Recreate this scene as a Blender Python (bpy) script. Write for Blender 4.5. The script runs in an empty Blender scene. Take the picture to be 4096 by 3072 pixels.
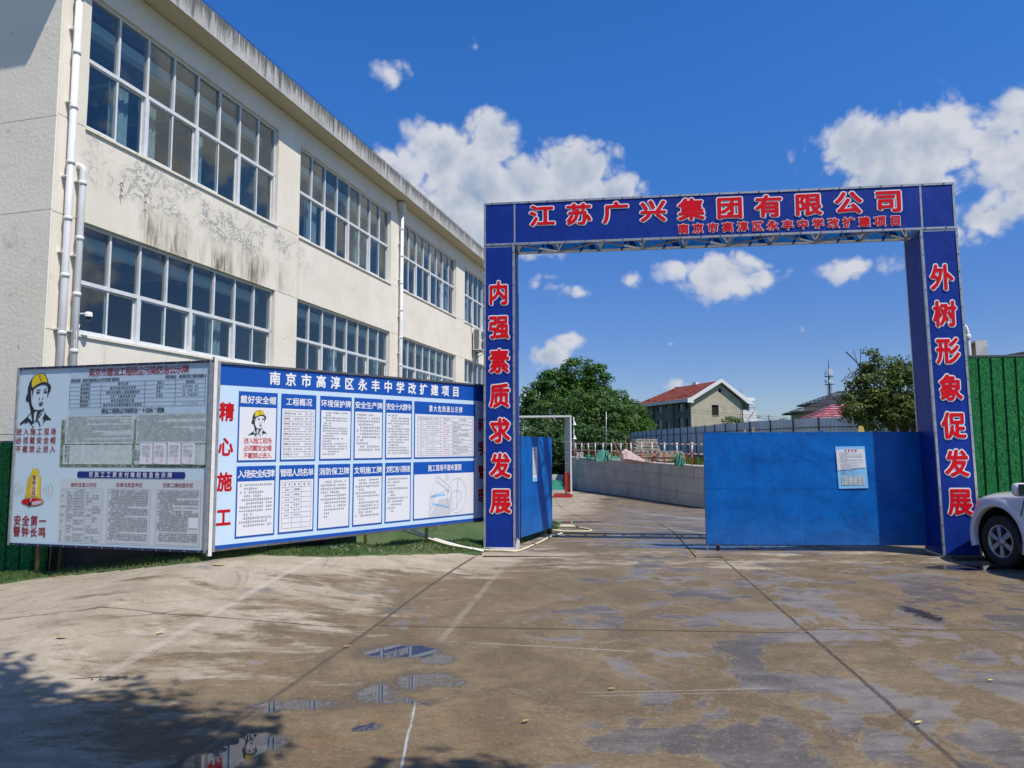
import bpy, math, random
from math import sin, cos, radians, pi, atan2, hypot
from mathutils import Vector, Matrix, noise
from mathutils.geometry import tessellate_polygon

sc = bpy.context.scene
COL = sc.collection
R = random.Random(7)

# ------------------------------------------------------------------ camera
cam = bpy.data.cameras.new('camera')
cam.lens = 25.05
cam.sensor_width = 36.0
cam.clip_start = 0.05
cam.clip_end = 6000.0
camo = bpy.data.objects.new('camera', cam)
COL.objects.link(camo)
camo.matrix_world = Matrix.Translation((0, 0, 1.75)) @ Matrix.Rotation(radians(95.0), 4, 'X') @ Matrix.Rotation(-0.003, 4, 'Z')
sc.camera = camo

# ------------------------------------------------------------------ light
SUN_EL = radians(59.0)
SUN_AZ = atan2(0.74, -0.67)          # clockwise from +Y: to the right of and behind the camera
S = Vector((sin(SUN_AZ) * cos(SUN_EL), cos(SUN_AZ) * cos(SUN_EL), sin(SUN_EL)))
sl = bpy.data.lights.new('sun', 'SUN')
sl.energy = 4.95
sl.angle = radians(0.53)
sl.color = (1.0, 0.94, 0.855)
so = bpy.data.objects.new('sun', sl)
COL.objects.link(so)
so.rotation_euler = (-S).to_track_quat('-Z', 'Y').to_euler()

sc.view_settings.view_transform = 'Standard'
sc.view_settings.look = 'None'
sc.view_settings.gamma = 1.0
sc.view_settings.exposure = 0.0
sc.view_settings.use_curve_mapping = False
sc.cycles.max_bounces = 5
sc.cycles.diffuse_bounces = 3
sc.cycles.glossy_bounces = 3
sc.cycles.adaptive_threshold = 0.02
sc.cycles.transparent_max_bounces = 12
sc.cycles.caustics_reflective = False
sc.cycles.caustics_refractive = False

# ------------------------------------------------------------------ node helper
class NT:
    def __init__(s, nt):
        s.nt = nt
    def n(s, t, **kw):
        nd = s.nt.nodes.new(t)
        for k, v in kw.items():
            setattr(nd, k, v)
        return nd
    def put(s, sock, v):
        if isinstance(v, bpy.types.NodeSocket):
            s.nt.links.new(v, sock)
        elif isinstance(v, (tuple, list)) and len(v) == 3 and sock.type == 'RGBA':
            sock.default_value = (*v, 1)
        else:
            sock.default_value = v
    def m(s, op, a, b=None, c=None, clamp=False):
        nd = s.n('ShaderNodeMath', operation=op)
        nd.use_clamp = clamp
        s.put(nd.inputs[0], a)
        if b is not None: s.put(nd.inputs[1], b)
        if c is not None: s.put(nd.inputs[2], c)
        return nd.outputs[0]
    def v(s, op, a, b=None):
        nd = s.n('ShaderNodeVectorMath', operation=op)
        s.put(nd.inputs[0], a)
        if b is not None:
            if op == 'SCALE': s.put(nd.inputs['Scale'], b)
            else: s.put(nd.inputs[1], b)
        return nd.outputs['Value'] if op in ('LENGTH', 'DOT_PRODUCT', 'DISTANCE') else nd.outputs[0]
    def ss(s, x, a, b, lo=0.0, hi=1.0, smooth=True):
        nd = s.n('ShaderNodeMapRange')
        nd.interpolation_type = 'SMOOTHSTEP' if smooth else 'LINEAR'
        s.put(nd.inputs[0], x)
        for i, q in enumerate((a, b, lo, hi)): s.put(nd.inputs[i + 1], q)
        return nd.outputs[0]
    def mix(s, f, a, b, blend='MIX'):
        nd = s.n('ShaderNodeMix', data_type='RGBA', blend_type=blend)
        s.put(nd.inputs[0], f); s.put(nd.inputs[6], a); s.put(nd.inputs[7], b)
        return nd.outputs[2]
    def noise(s, vec, scale, detail=4.0, rough=0.55, dist=0.0):
        nd = s.n('ShaderNodeTexNoise')
        s.put(nd.inputs['Vector'], vec)
        nd.inputs['Scale'].default_value = scale
        nd.inputs['Detail'].default_value = detail
        nd.inputs['Roughness'].default_value = rough
        nd.inputs['Distortion'].default_value = dist
        return nd.outputs['Fac']
    def xyz(s, vec):
        nd = s.n('ShaderNodeSeparateXYZ'); s.put(nd.inputs[0], vec); return nd.outputs
    def comb(s, x, y, z):
        nd = s.n('ShaderNodeCombineXYZ')
        for i, q in enumerate((x, y, z)): s.put(nd.inputs[i], q)
        return nd.outputs[0]
    def bump(s, h, strength, dist=0.02):
        nd = s.n('ShaderNodeBump')
        nd.inputs['Strength'].default_value = strength
        nd.inputs['Distance'].default_value = dist
        s.put(nd.inputs['Height'], h)
        return nd.outputs[0]

# ------------------------------------------------------------------ world
w = bpy.data.worlds.new('World'); sc.world = w; w.use_nodes = True
w.node_tree.nodes.clear()
T = NT(w.node_tree)
sky = T.n('ShaderNodeTexSky', sky_type='NISHITA')
sky.sun_disc = False
sky.sun_elevation = SUN_EL
sky.sun_rotation = SUN_AZ
sky.altitude = 0.0
sky.air_density = 1.0
sky.dust_density = 0.35
sky.ozone_density = 3.0
SKY_STR = 0.13
d = T.n('ShaderNodeTexCoord').outputs['Generated']
dx, dy, dz = T.xyz(d)
az = T.m('MULTIPLY', T.m('ARCTAN2', dx, dy), 180 / pi)
el = T.m('MULTIPLY', T.m('ARCSINE', dz), 180 / pi)
P = T.comb(az, el, 0.0)
BL = [  # azimuth, elevation, half width, half height (degrees), strength
    (-9.4, 21.0, 3.4, 2.6, 1), (-5.2, 22.6, 4.0, 2.6, 1), (-1.6, 24.0, 2.6, 2.4, 1), (-6.5, 18.4, 5.5, 3.4, 1), (1.5, 20.2, 5.0, 2.8, 1), (-3.5, 20.0, 5.5, 3.6, 1),
    (5.4, 21.6, 3.6, 2.6, 1), (7.4, 19.3, 3.4, 2.2, 1), (-1.0, 17.2, 7.0, 3.0, .9), (-9.6, 27.9, 2.4, 2.3, .62), (-3.0, 30.3, 2.0, 1.3, .36),
    (27.6, 20.8, 4.6, 2.3, 1), (31.0, 20.5, 3.6, 3.0, 1), (29.5, 17.6, 6.0, 3.0, .95), (35.0, 18.6, 4.0, 3.0, 1), (37.8, 20.6, 2.8, 2.2, 1), (34.0, 15.2, 5.5, 2.6, .9), (40.0, 17.0, 5, 4, 1),
    (2.6, 13.6, 3.8, 1.9, .52), (5.8, 12.2, 3.2, 1.3, .5), (9.6, 13.1, 1.7, 1.3, .5), (13.6, 13.8, 2.6, 1.8, .6), (17.4, 13.3, 3.8, 2.0, .95), (19.2, 12.8, 2.2, 1.5, .8), (26.2, 12.9, 4.0, 2.0, .6),
    (2.6, 7.2, 3.0, 1.8, .75), (4.8, 8.5, 1.7, 1.1, .7), (12.6, 8.0, 2.4, .9, .42), (13.0, 4.6, 1.8, .9, .62), (22.4, 8.6, 3.0, 1.8, .4), (1.5, 4.0, 3.5, 1.6, .4),
    (52, 24, 9, 6, 1), (66, 15, 9, 5, 1), (80, 30, 12, 7, 1), (104, 20, 11, 6, 1), (96, 42, 9, 5, .9), (125, 34, 12, 7, 1), (150, 18, 12, 6, 1), (-60, 22, 10, 6, 1), (-95, 30, 11, 6, 1), (-130, 20, 12, 7, 1), (175, 40, 12, 7, 1), (60, 50, 9, 6, .8),
]
M = None
for a, e, ra, re, st in BL:
    q = T.v('LENGTH', T.v('MULTIPLY', T.v('SUBTRACT', P, (a, e, 0)), (1 / ra, 1 / re, 0)))
    q = T.m('SUBTRACT', st, T.m('MULTIPLY', q, T.m('ADD', 0.75, 0.0)))
    M = q if M is None else T.m('MAXIMUM', M, q)
def vor(vec, scale):
    nd = T.n('ShaderNodeTexVoronoi', feature='F1'); T.put(nd.inputs['Vector'], vec); nd.inputs['Scale'].default_value = scale
    return nd.outputs['Distance']
def wrp(vec, sc_, am):
    o_ = T.n('ShaderNodeTexNoise'); T.put(o_.inputs['Vector'], vec); o_.inputs['Scale'].default_value = sc_; o_.inputs['Detail'].default_value = 3
    return T.v('ADD', vec, T.v('SCALE', T.v('SUBTRACT', o_.outputs['Color'], (.5, .5, .5)), am))
_L = {}
def lump(vec, fine=True):
    a_ = T.m('SUBTRACT', .42, vor(vec, 15.0)); b_ = T.m('SUBTRACT', .42, vor(T.v('ADD', vec, (3.1, 1.7, .4)), 38.0))
    r_ = T.m('ADD', T.m('MULTIPLY', a_, .95), T.m('MULTIPLY', b_, .55))
    if fine:
        _L['c'] = r_
        c_ = T.m('SUBTRACT', .42, vor(T.v('ADD', vec, (1.1, 4.7, 2.4)), 90.0)); r_ = T.m('ADD', r_, T.m('MULTIPLY', c_, .30))
        r_ = T.m('ADD', r_, T.m('MULTIPLY', T.m('SUBTRACT', T.noise(vec, 60, 8, .7), .5), .7))
    return r_
wd_ = wrp(d, 7.0, .07)
LN = T.m('ADD', lump(wd_), T.m('MULTIPLY', T.m('SUBTRACT', T.noise(d, 11, 6, .6), .5), 1.3))
dens = T.m('ADD', T.m('MULTIPLY', T.m('SUBTRACT', M, .10), 1.5), LN)
alpha = T.ss(dens, -0.05, 0.50)
alpha = T.m('MULTIPLY', alpha, T.ss(M, -0.35, 0.5, 0.12, 0.96))
L0 = _L['c']; L1 = lump(T.v('ADD', wd_, (.010, -.004, .014)), False)
relief = T.m('MULTIPLY', T.m('SUBTRACT', L0, L1), 1.0)
core = T.ss(dens, 0.25, 1.5)
big = T.noise(d, 6.0, 5, .6)
lit = T.m('ADD', T.m('ADD', T.m('SUBTRACT', 0.96, T.m('MULTIPLY', core, 0.75)), relief), T.m('MULTIPLY', T.m('SUBTRACT', big, .5), .8), clamp=True)
ccol = T.mix(lit, (0.33, 0.41, 0.55), (0.66, 0.68, 0.735))
skyc = T.n('ShaderNodeHueSaturation')
skyc.inputs['Hue'].default_value = 0.508
skyc.inputs['Saturation'].default_value = 1.22
T.put(skyc.inputs['Color'], sky.outputs[0])
skyc = T.v('SCALE', skyc.outputs[0], SKY_STR)
# clear deep-blue air, the same all the way round
hz = T.ss(el, 4.0, 30.0, 0.0, 1.0)
skyc = T.v('MULTIPLY', skyc, T.mix(hz, (0.56, 0.62, 0.84), (0.50, 0.95, 1.26)))
fin = T.mix(alpha, skyc, ccol)
bg = T.n('ShaderNodeBackground')
T.put(bg.inputs[0], fin)
bg.inputs[1].default_value = 1.0
out = T.n('ShaderNodeOutputWorld')
T.nt.links.new(bg.outputs[0], out.inputs[0])

# ------------------------------------------------------------------ materials
MATS = {}
def pbr(name, col, rough=0.6, metal=0.0, spec=0.5, var=0.0, vscale=8.0, bump=0.0, bscale=60.0, dirt=None, dscale=2.5, dlo=.55, dhi=.75, coat=0.0, vec='Object'):
    m = bpy.data.materials.new(name); m.use_nodes = True
    T = NT(m.node_tree); b = T.nt.nodes['Principled BSDF']
    co = T.n('ShaderNodeTexCoord').outputs['Object'] if vec == 'Object' else T.n('ShaderNodeNewGeometry').outputs['Position']
    c = (*col, 1)
    if var:
        n = T.noise(co, vscale, 5, 0.6)
        c = T.mix(T.ss(n, .3, .7), tuple(x * (1 - var) for x in col), tuple(min(1, x * (1 + var)) for x in col))
    if dirt:
        n2 = T.noise(co, dscale, 7, 0.65)
        c = T.mix(T.ss(n2, dlo, dhi, 0, .8), c if not isinstance(c, tuple) else c[:3], dirt)
    T.put(b.inputs['Base Color'], c)
    b.inputs['Roughness'].default_value = rough
    b.inputs['Metallic'].default_value = metal
    b.inputs['Specular IOR Level'].default_value = spec
    b.inputs['Coat Weight'].default_value = coat
    if bump:
        T.put(b.inputs['Normal'], T.bump(T.noise(co, bscale, 4), bump, 0.01))
    MATS[name] = m
    return m

pbr('white_frame', (.70, .72, .72), .4, var=.06)
pbr('pipe_white', (.74, .74, .73), .45, var=.08, vscale=2, dirt=(.45, .42, .38), dlo=.6, dhi=.85)
pbr('galv', (.42, .43, .43), .45, .6, var=.15, vscale=14, dirt=(.22, .2, .18), dlo=.6, dhi=.8, dscale=6)
pbr('galv_dark', (.12, .12, .125), .5, .3, var=.2)
pbr('frame_navy', (.012, .016, .06), .45)
pbr('bolt', (.10, .10, .11), .4, .8)
pbr('black', (.012, .012, .013), .6)
pbr('rubber', (.016, .016, .017), .75, var=.25, vscale=30, bump=.25, bscale=80)
pbr('print_black', (.02, .02, .03), .5)
pbr('print_navy', (.008, .02, .18), .45)
pbr('print_red', (.52, .006, .012), .5, spec=.2)
pbr('letter_red', (.72, .006, .015), .5, spec=.15)
pbr('letter_white', (.84, .84, .84), .5, spec=.25)
pbr('print_darkred', (.30, .02, .03), .45)
pbr('print_grey', (.20, .21, .24), .5)
pbr('print_white', (.74, .75, .78), .42)
pbr('print_yellow', (.72, .56, .01), .45)
pbr('print_gold', (.62, .42, .03), .45)
pbr('print_cream', (.75, .70, .35), .45)
pbr('print_pink', (.62, .45, .50), .45)
pbr('print_tan', (.45, .36, .25), .45)
pbr('print_lightgrey', (.55, .60, .62), .45)
pbr('print_skyblue', (.24, .56, .84), .45)
pbr('board_blue', (.006, .085, .42), .38, spec=.5, bump=.03, bscale=9)
pbr('board_pale', (.56, .72, .86), .40, bump=.05, bscale=4)
pbr('board_grey', (.54, .68, .75), .40, bump=.10, bscale=3)
pbr('photo_green', (.14, .20, .12), .5, var=.7, vscale=26, dirt=(.40, .44, .44), dlo=.5, dhi=.6, dscale=16)
pbr('plaque', (.50, .57, .56), .45, var=.12, vscale=14)
pbr('iron_rust', (.20, .11, .05), .8, var=.4, vscale=18, dirt=(.35, .27, .14), dlo=.45, dhi=.6)
pbr('wood', (.42, .32, .20), .75, var=.3, vscale=12)
pbr('ply', (.40, .34, .25), .8, var=.35, vscale=7)
pbr('red_paint', (.42, .035, .02), .5, var=.25, vscale=12)
pbr('white_paint', (.74, .73, .71), .5, var=.08, vscale=9)
pbr('hose', (.66, .60, .40), .5, var=.12)
pbr('tarp_green', (.02, .17, .115), .7, var=.25, vscale=5, bump=.4, bscale=6)
pbr('tarp_pink', (.55, .42, .38), .7, var=.15, vscale=3, bump=.3, bscale=4)
pbr('concrete_kerb', (.36, .34, .30), .85, var=.2, vscale=3, bump=.3)
pbr('earth', (.20, .16, .10), .95, var=.3, vscale=.6, bump=.5, bscale=6)
pbr('field', (.06, .10, .03), .95, var=.5, vscale=.3, dirt=(.2, .16, .1), dlo=.5, dhi=.7, dscale=.2)
pbr('house_wall', (.44, .40, .29), .9, var=.10, vscale=.8, dirt=(.20, .19, .15), dscale=.35, dlo=.55, dhi=.8)
pbr('house_shaded', (.14, .135, .12), .9, var=.25, vscale=.6, dirt=(.08, .08, .07), dscale=.5, dlo=.45, dhi=.7)  # shade of the side turned from the sun is in this darker colour
pbr('roof_dark', (.045, .045, .05), .7, var=.3, vscale=1.2)
pbr('roof_pink', (.40, .09, .13), .8, var=.35, vscale=1.6, dirt=(.5, .36, .36), dlo=.5, dhi=.62, dscale=3)
pbr('tile_red', (.36, .085, .045), .8, var=.3, vscale=2.5, dirt=(.22, .06, .04), dlo=.5, dhi=.7, dscale=1.0)
pbr('hole', (.012, .012, .012), .9)
pbr('dark_glass', (.02, .03, .04), .1)
pbr('bark', (.09, .07, .05), .9, var=.35, vscale=9, bump=.6, bscale=22)
pbr('blue_roof', (.03, .16, .34), .5, var=.1)
pbr('steel_dark', (.05, .05, .055), .6, .4)
pbr('steel_far', (.10, .11, .13), .6)
pbr('car_paint', (.66, .66, .67), .22, spec=.6, coat=1.0, var=.01)
pbr('car_black', (.015, .015, .016), .5)
pbr('rim_alloy', (.42, .42, .43), .3, .8, var=.1, vscale=20, dirt=(.12, .11, .10), dlo=.5, dhi=.75, dscale=9)
pbr('headlight', (.55, .58, .6), .05, spec=.9, coat=1.0)
pbr('car_red', (.4, .02, .02), .2)
pbr('leaf_dry', (.45, .28, .08), .7, var=.4, vscale=20)
pbr('leaf_yellow', (.62, .52, .10), .6)
pbr('leaf_greenfallen', (.10, .16, .04), .6)
pbr('ac_white', (.68, .68, .64), .45, var=.05)
pbr('yellow_paint', (.62, .48, .12), .5, var=.15)
pbr('blue_paint', (.02, .12, .45), .45, var=.1)
pbr('stone_pale', (.30, .27, .21), .9, var=.3, vscale=30)
pbr('wall_white', (.62, .60, .57), .8, var=.1, vscale=3, dirt=(.35, .32, .28), dlo=.55, dhi=.8)
pbr('room_grey', (.50, .52, .52), .9, var=.15)
pbr('room_pale', (.85, .88, .86), .8)
pbr('room_curtain', (.36, .43, .45), .9, var=.15, vscale=5)
pbr('room_orange', (.40, .15, .06), .8)
pbr('wire', (.03, .03, .03), .6)
pbr('mud', (.05, .04, .03), .8, var=.4, vscale=20, bump=.5)

def mat_banner():
    m = bpy.data.materials.new('banner_blue'); m.use_nodes = True
    T = NT(m.node_tree); b = T.nt.nodes['Principled BSDF']
    co = T.n('ShaderNodeTexCoord').outputs['Object']
    n = T.noise(co, 1.3, 3, .5)
    c = T.mix(T.ss(n, .3, .7), (.004, .028, .235), (.005, .036, .275))
    wv = T.noise(T.v('MULTIPLY', co, (60, 60, 1.5)), 1.0, 2, .5)
    c = T.mix(T.ss(wv, .3, .7, 0, .16), c, (.015, .06, .36))
    T.put(b.inputs['Base Color'], c)
    b.inputs['Roughness'].default_value = .5
    b.inputs['Specular IOR Level'].default_value = .22
    h = T.m('ADD', T.m('MULTIPLY', T.noise(T.v('MULTIPLY', co, (1, 1, .6)), 2.4, 3, .5, .6), 1.0), T.m('MULTIPLY', wv, .01))
    T.put(b.inputs['Normal'], T.bump(h, .35, .05))
    MATS['banner_blue'] = m
mat_banner()

def mat_gate_sheet():
    m = bpy.data.materials.new('gate_blue'); m.use_nodes = True
    T = NT(m.node_tree); b = T.nt.nodes['Principled BSDF']
    co = T.n('ShaderNodeTexCoord').outputs['Object']
    n = T.noise(co, 2.2, 5, .6)
    c = T.mix(T.ss(n, .3, .7), (.0005, .092, .36), (.001, .135, .48))
    sc1 = T.noise(T.v('MULTIPLY', co, (3, 3, 14)), 3.0, 6, .7, 1.5)
    c = T.mix(T.ss(sc1, .62, .72, 0, .45), c, (.06, .26, .58))
    sc2 = T.noise(T.v('MULTIPLY', T.v('ADD', co, (5, 2, 1)), (12, 12, 3)), 2.0, 6, .72, 2.0)
    c = T.mix(T.ss(sc2, .62, .74, 0, .5), c, (.12, .34, .62))
    c = T.mix(T.ss(T.noise(T.v('MULTIPLY', T.v('ADD', co, (9, 1, 1)), (1.2, 1, .25)), 4.0, 5, .7), .56, .72, 0, .35), c, (.0005, .05, .24))
    lowd = T.ss(T.xyz(co)[2], .1, .7, .35, 0)
    c = T.mix(T.m('MULTIPLY', lowd, T.noise(co, 9, 5)), c, (.10, .20, .34))
    T.put(b.inputs['Base Color'], c)
    b.inputs['Roughness'].default_value = .42
    b.inputs['Specular IOR Level'].default_value = .25
    T.put(b.inputs['Normal'], T.bump(T.noise(co, 1.6, 3, .5, .4), .45, .08))
    MATS['gate_blue'] = m
mat_gate_sheet()

def mat_facade():
    m = bpy.data.materials.new('facade'); m.use_nodes = True
    T = NT(m.node_tree); b = T.nt.nodes['Principled BSDF']
    co = T.n('ShaderNodeTexCoord').outputs['Object']
    x, y, z = T.xyz(co)
    n = T.noise(co, .7, 6, .6)
    c = T.mix(T.ss(n, .3, .7), (.78, .715, .585), (.86, .80, .675))
    fine = T.noise(co, 9, 5, .6)
    c = T.mix(T.ss(fine, .5, .8, 0, .25), c, (.55, .47, .34))
    # rain streaks under sills and along the facade
    st = T.noise(T.v('MULTIPLY', co, (7, 7, .5)), 1.0, 6, .65)
    c = T.mix(T.ss(st, .55, .78, 0, .45), c, (.42, .36, .26))
    # grey stripped plaster: thin curled patches between the two rows of windows in the first bays
    pn = T.noise(T.v('MULTIPLY', co, (1.3, 1, 1.5)), 2.6, 7, .68, .9)
    ridge = T.m('ABSOLUTE', T.m('SUBTRACT', pn, .5))
    area = T.m('MULTIPLY', T.ss(x, 0.3, 1.0), T.ss(x, 6.0, 9.0, 1, 0))
    zc = T.m('SUBTRACT', 6.86, T.m('MULTIPLY', x, 0.02))
    area = T.m('MULTIPLY', area, T.ss(T.m('ABSOLUTE', T.m('SUBTRACT', z, zc)), .25, .65, 1, 0))
    clump = T.ss(T.noise(co, 1.3, 4), .42, .56)
    pm = T.m('MULTIPLY', T.m('MULTIPLY', T.ss(ridge, .012, .042, 1, 0), area), clump)
    pale = T.m('MULTIPLY', T.m('MULTIPLY', area, clump), .45)
    c = T.mix(pale, c, (.68, .64, .55))
    c = T.mix(T.m('MULTIPLY', pm, .8), c, (.27, .27, .26))
    # dark mould runs just above the lower windows
    mn = T.noise(T.v('MULTIPLY', co, (9, 5, 1.1)), 1.0, 8, .72, .3)
    ar2 = T.m('MULTIPLY', T.m('MULTIPLY', T.ss(x, .9, 1.6), T.ss(x, 5.8, 7.2, 1, 0)), T.m('MULTIPLY', T.ss(z, 5.60, 5.72), T.ss(z, 5.9, 6.55, 1, 0)))
    blob = T.ss(T.noise(T.v('MULTIPLY', co, (1.3, 1, .2)), 1.2, 3), .40, .62)
    c = T.mix(T.m('MULTIPLY', T.m('MULTIPLY', ar2, blob), .45), c, (.36, .31, .18))
    mm = T.m('MULTIPLY', T.m('MULTIPLY', T.ss(mn, .45, .57), ar2), blob)
    c = T.mix(T.m('MULTIPLY', mm, .8), c, (.08, .068, .035))
    # hairline cracks
    vo = T.n('ShaderNodeTexVoronoi', feature='DISTANCE_TO_EDGE')
    T.put(vo.inputs['Vector'], T.v('ADD', co, T.v('SCALE', T.comb(T.noise(co, 3, 3), 0.0, T.noise(T.v('ADD', co, (4, 4, 4)), 3, 3)), .5)))
    vo.inputs['Scale'].default_value = 1.1
    ck = T.m('MULTIPLY', T.ss(vo.outputs[0], .0, .012, 1, 0), T.ss(T.noise(co, .8, 2), .5, .62))
    c = T.mix(T.m('MULTIPLY', ck, .35), c, (.30, .25, .18))
    T.put(b.inputs['Base Color'], c)
    b.inputs['Roughness'].default_value = .85
    b.inputs['Specular IOR Level'].default_value = .3
    T.put(b.inputs['Normal'], T.bump(T.m('ADD', T.noise(co, 25, 5), T.m('MULTIPLY', pm, -.6)), .22, .02))
    MATS['facade'] = m
    # gable wall
    m = bpy.data.materials.new('gable'); m.use_nodes = True
    T = NT(m.node_tree); b = T.nt.nodes['Principled BSDF']
    co = T.n('ShaderNodeTexCoord').outputs['Object']
    x, y, z = T.xyz(co)
    c = T.mix(T.ss(T.noise(co, .6, 6), .3, .7), (.86, .775, .62), (.93, .85, .70))
    bl = T.noise(T.v('MULTIPLY', co, (1, 1.4, 2.2)), .8, 6, .7, .5)
    c = T.mix(T.ss(bl, .56, .74, 0, .45), c, (.36, .31, .22))
    fl = T.noise(T.v('MULTIPLY', co, (1, 2, 1.4)), 2.5, 8, .72, 1.0)
    c = T.mix(T.m('MULTIPLY', T.ss(fl, .63, .68), T.ss(z, 4.2, 7.2, .8, 0.0, smooth=False)), c, (.25, .23, .20))
    T.put(b.inputs['Base Color'], c); b.inputs['Roughness'].default_value = .9
    T.put(b.inputs['Normal'], T.bump(T.noise(co, 18, 6), .35, .02))
    MATS['gable'] = m
    # fascia: grey concrete with black runs
    m = bpy.data.materials.new('fascia'); m.use_nodes = True
    T = NT(m.node_tree); b = T.nt.nodes['Principled BSDF']
    co = T.n('ShaderNodeTexCoord').outputs['Object']
    x, y, z = T.xyz(co)
    c = T.mix(T.ss(T.noise(co, 1.2, 6), .3, .7), (.38, .37, .345), (.54, .53, .50))
    st = T.noise(T.v('MULTIPLY', co, (6.5, 2, .55)), 1.0, 8, .7)
    top = T.ss(z, 10.45, 11.0, -.12, .13, smooth=False)
    c = T.mix(T.ss(T.m('ADD', st, top), .42, .62, 0, .95), c, (.10, .098, .09))
    c = T.mix(T.ss(T.noise(T.v('MULTIPLY', co, (15, 2, .8)), 1, 4), .55, .7, 0, .5), c, (.62, .61, .58))
    und = T.ss(z, 10.445, 10.435, 0, 1)
    soff = T.mix(T.ss(T.noise(co, 1.5, 6, .7), .55, .75, 0, .5), (.56, .50, .37), (.40, .34, .24))
    c = T.mix(und, c, soff)
    T.put(b.inputs['Base Color'], c); b.inputs['Roughness'].default_value = .9
    T.put(b.inputs['Normal'], T.bump(T.noise(co, 14, 6), .4, .02))
    MATS['fascia'] = m
mat_facade()

def mat_glass():
    m = bpy.data.materials.new('window_glass'); m.use_nodes = True
    nt = m.node_tree; nt.nodes.clear(); T = NT(nt)
    g = T.n('ShaderNodeBsdfGlossy'); g.inputs['Roughness'].default_value = .015
    g.inputs['Color'].default_value = (.90, .84, .76, 1)
    t = T.n('ShaderNodeBsdfTransparent'); t.inputs['Color'].default_value = (.80, .88, .89, 1)
    co = T.n('ShaderNodeTexCoord').outputs['Object']
    T.put(g.inputs['Normal'], T.bump(T.noise(co, .9, 2), .05, .05))
    fr = T.n('ShaderNodeFresnel'); T.put(fr.inputs[0], T.ss(T.n('ShaderNodeNewGeometry').outputs['Backfacing'], 0.0, 1.0, 1.55, 0.645, smooth=False))
    f = T.m('ADD', T.m('MULTIPLY', fr.outputs[0], .80), .05, clamp=True)
    mx = T.n('ShaderNodeMixShader'); T.put(mx.inputs[0], f)
    nt.links.new(t.outputs[0], mx.inputs[1]); nt.links.new(g.outputs[0], mx.inputs[2])
    o = T.n('ShaderNodeOutputMaterial'); nt.links.new(mx.outputs[0], o.inputs[0])
    MATS['window_glass'] = m
mat_glass()

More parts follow.
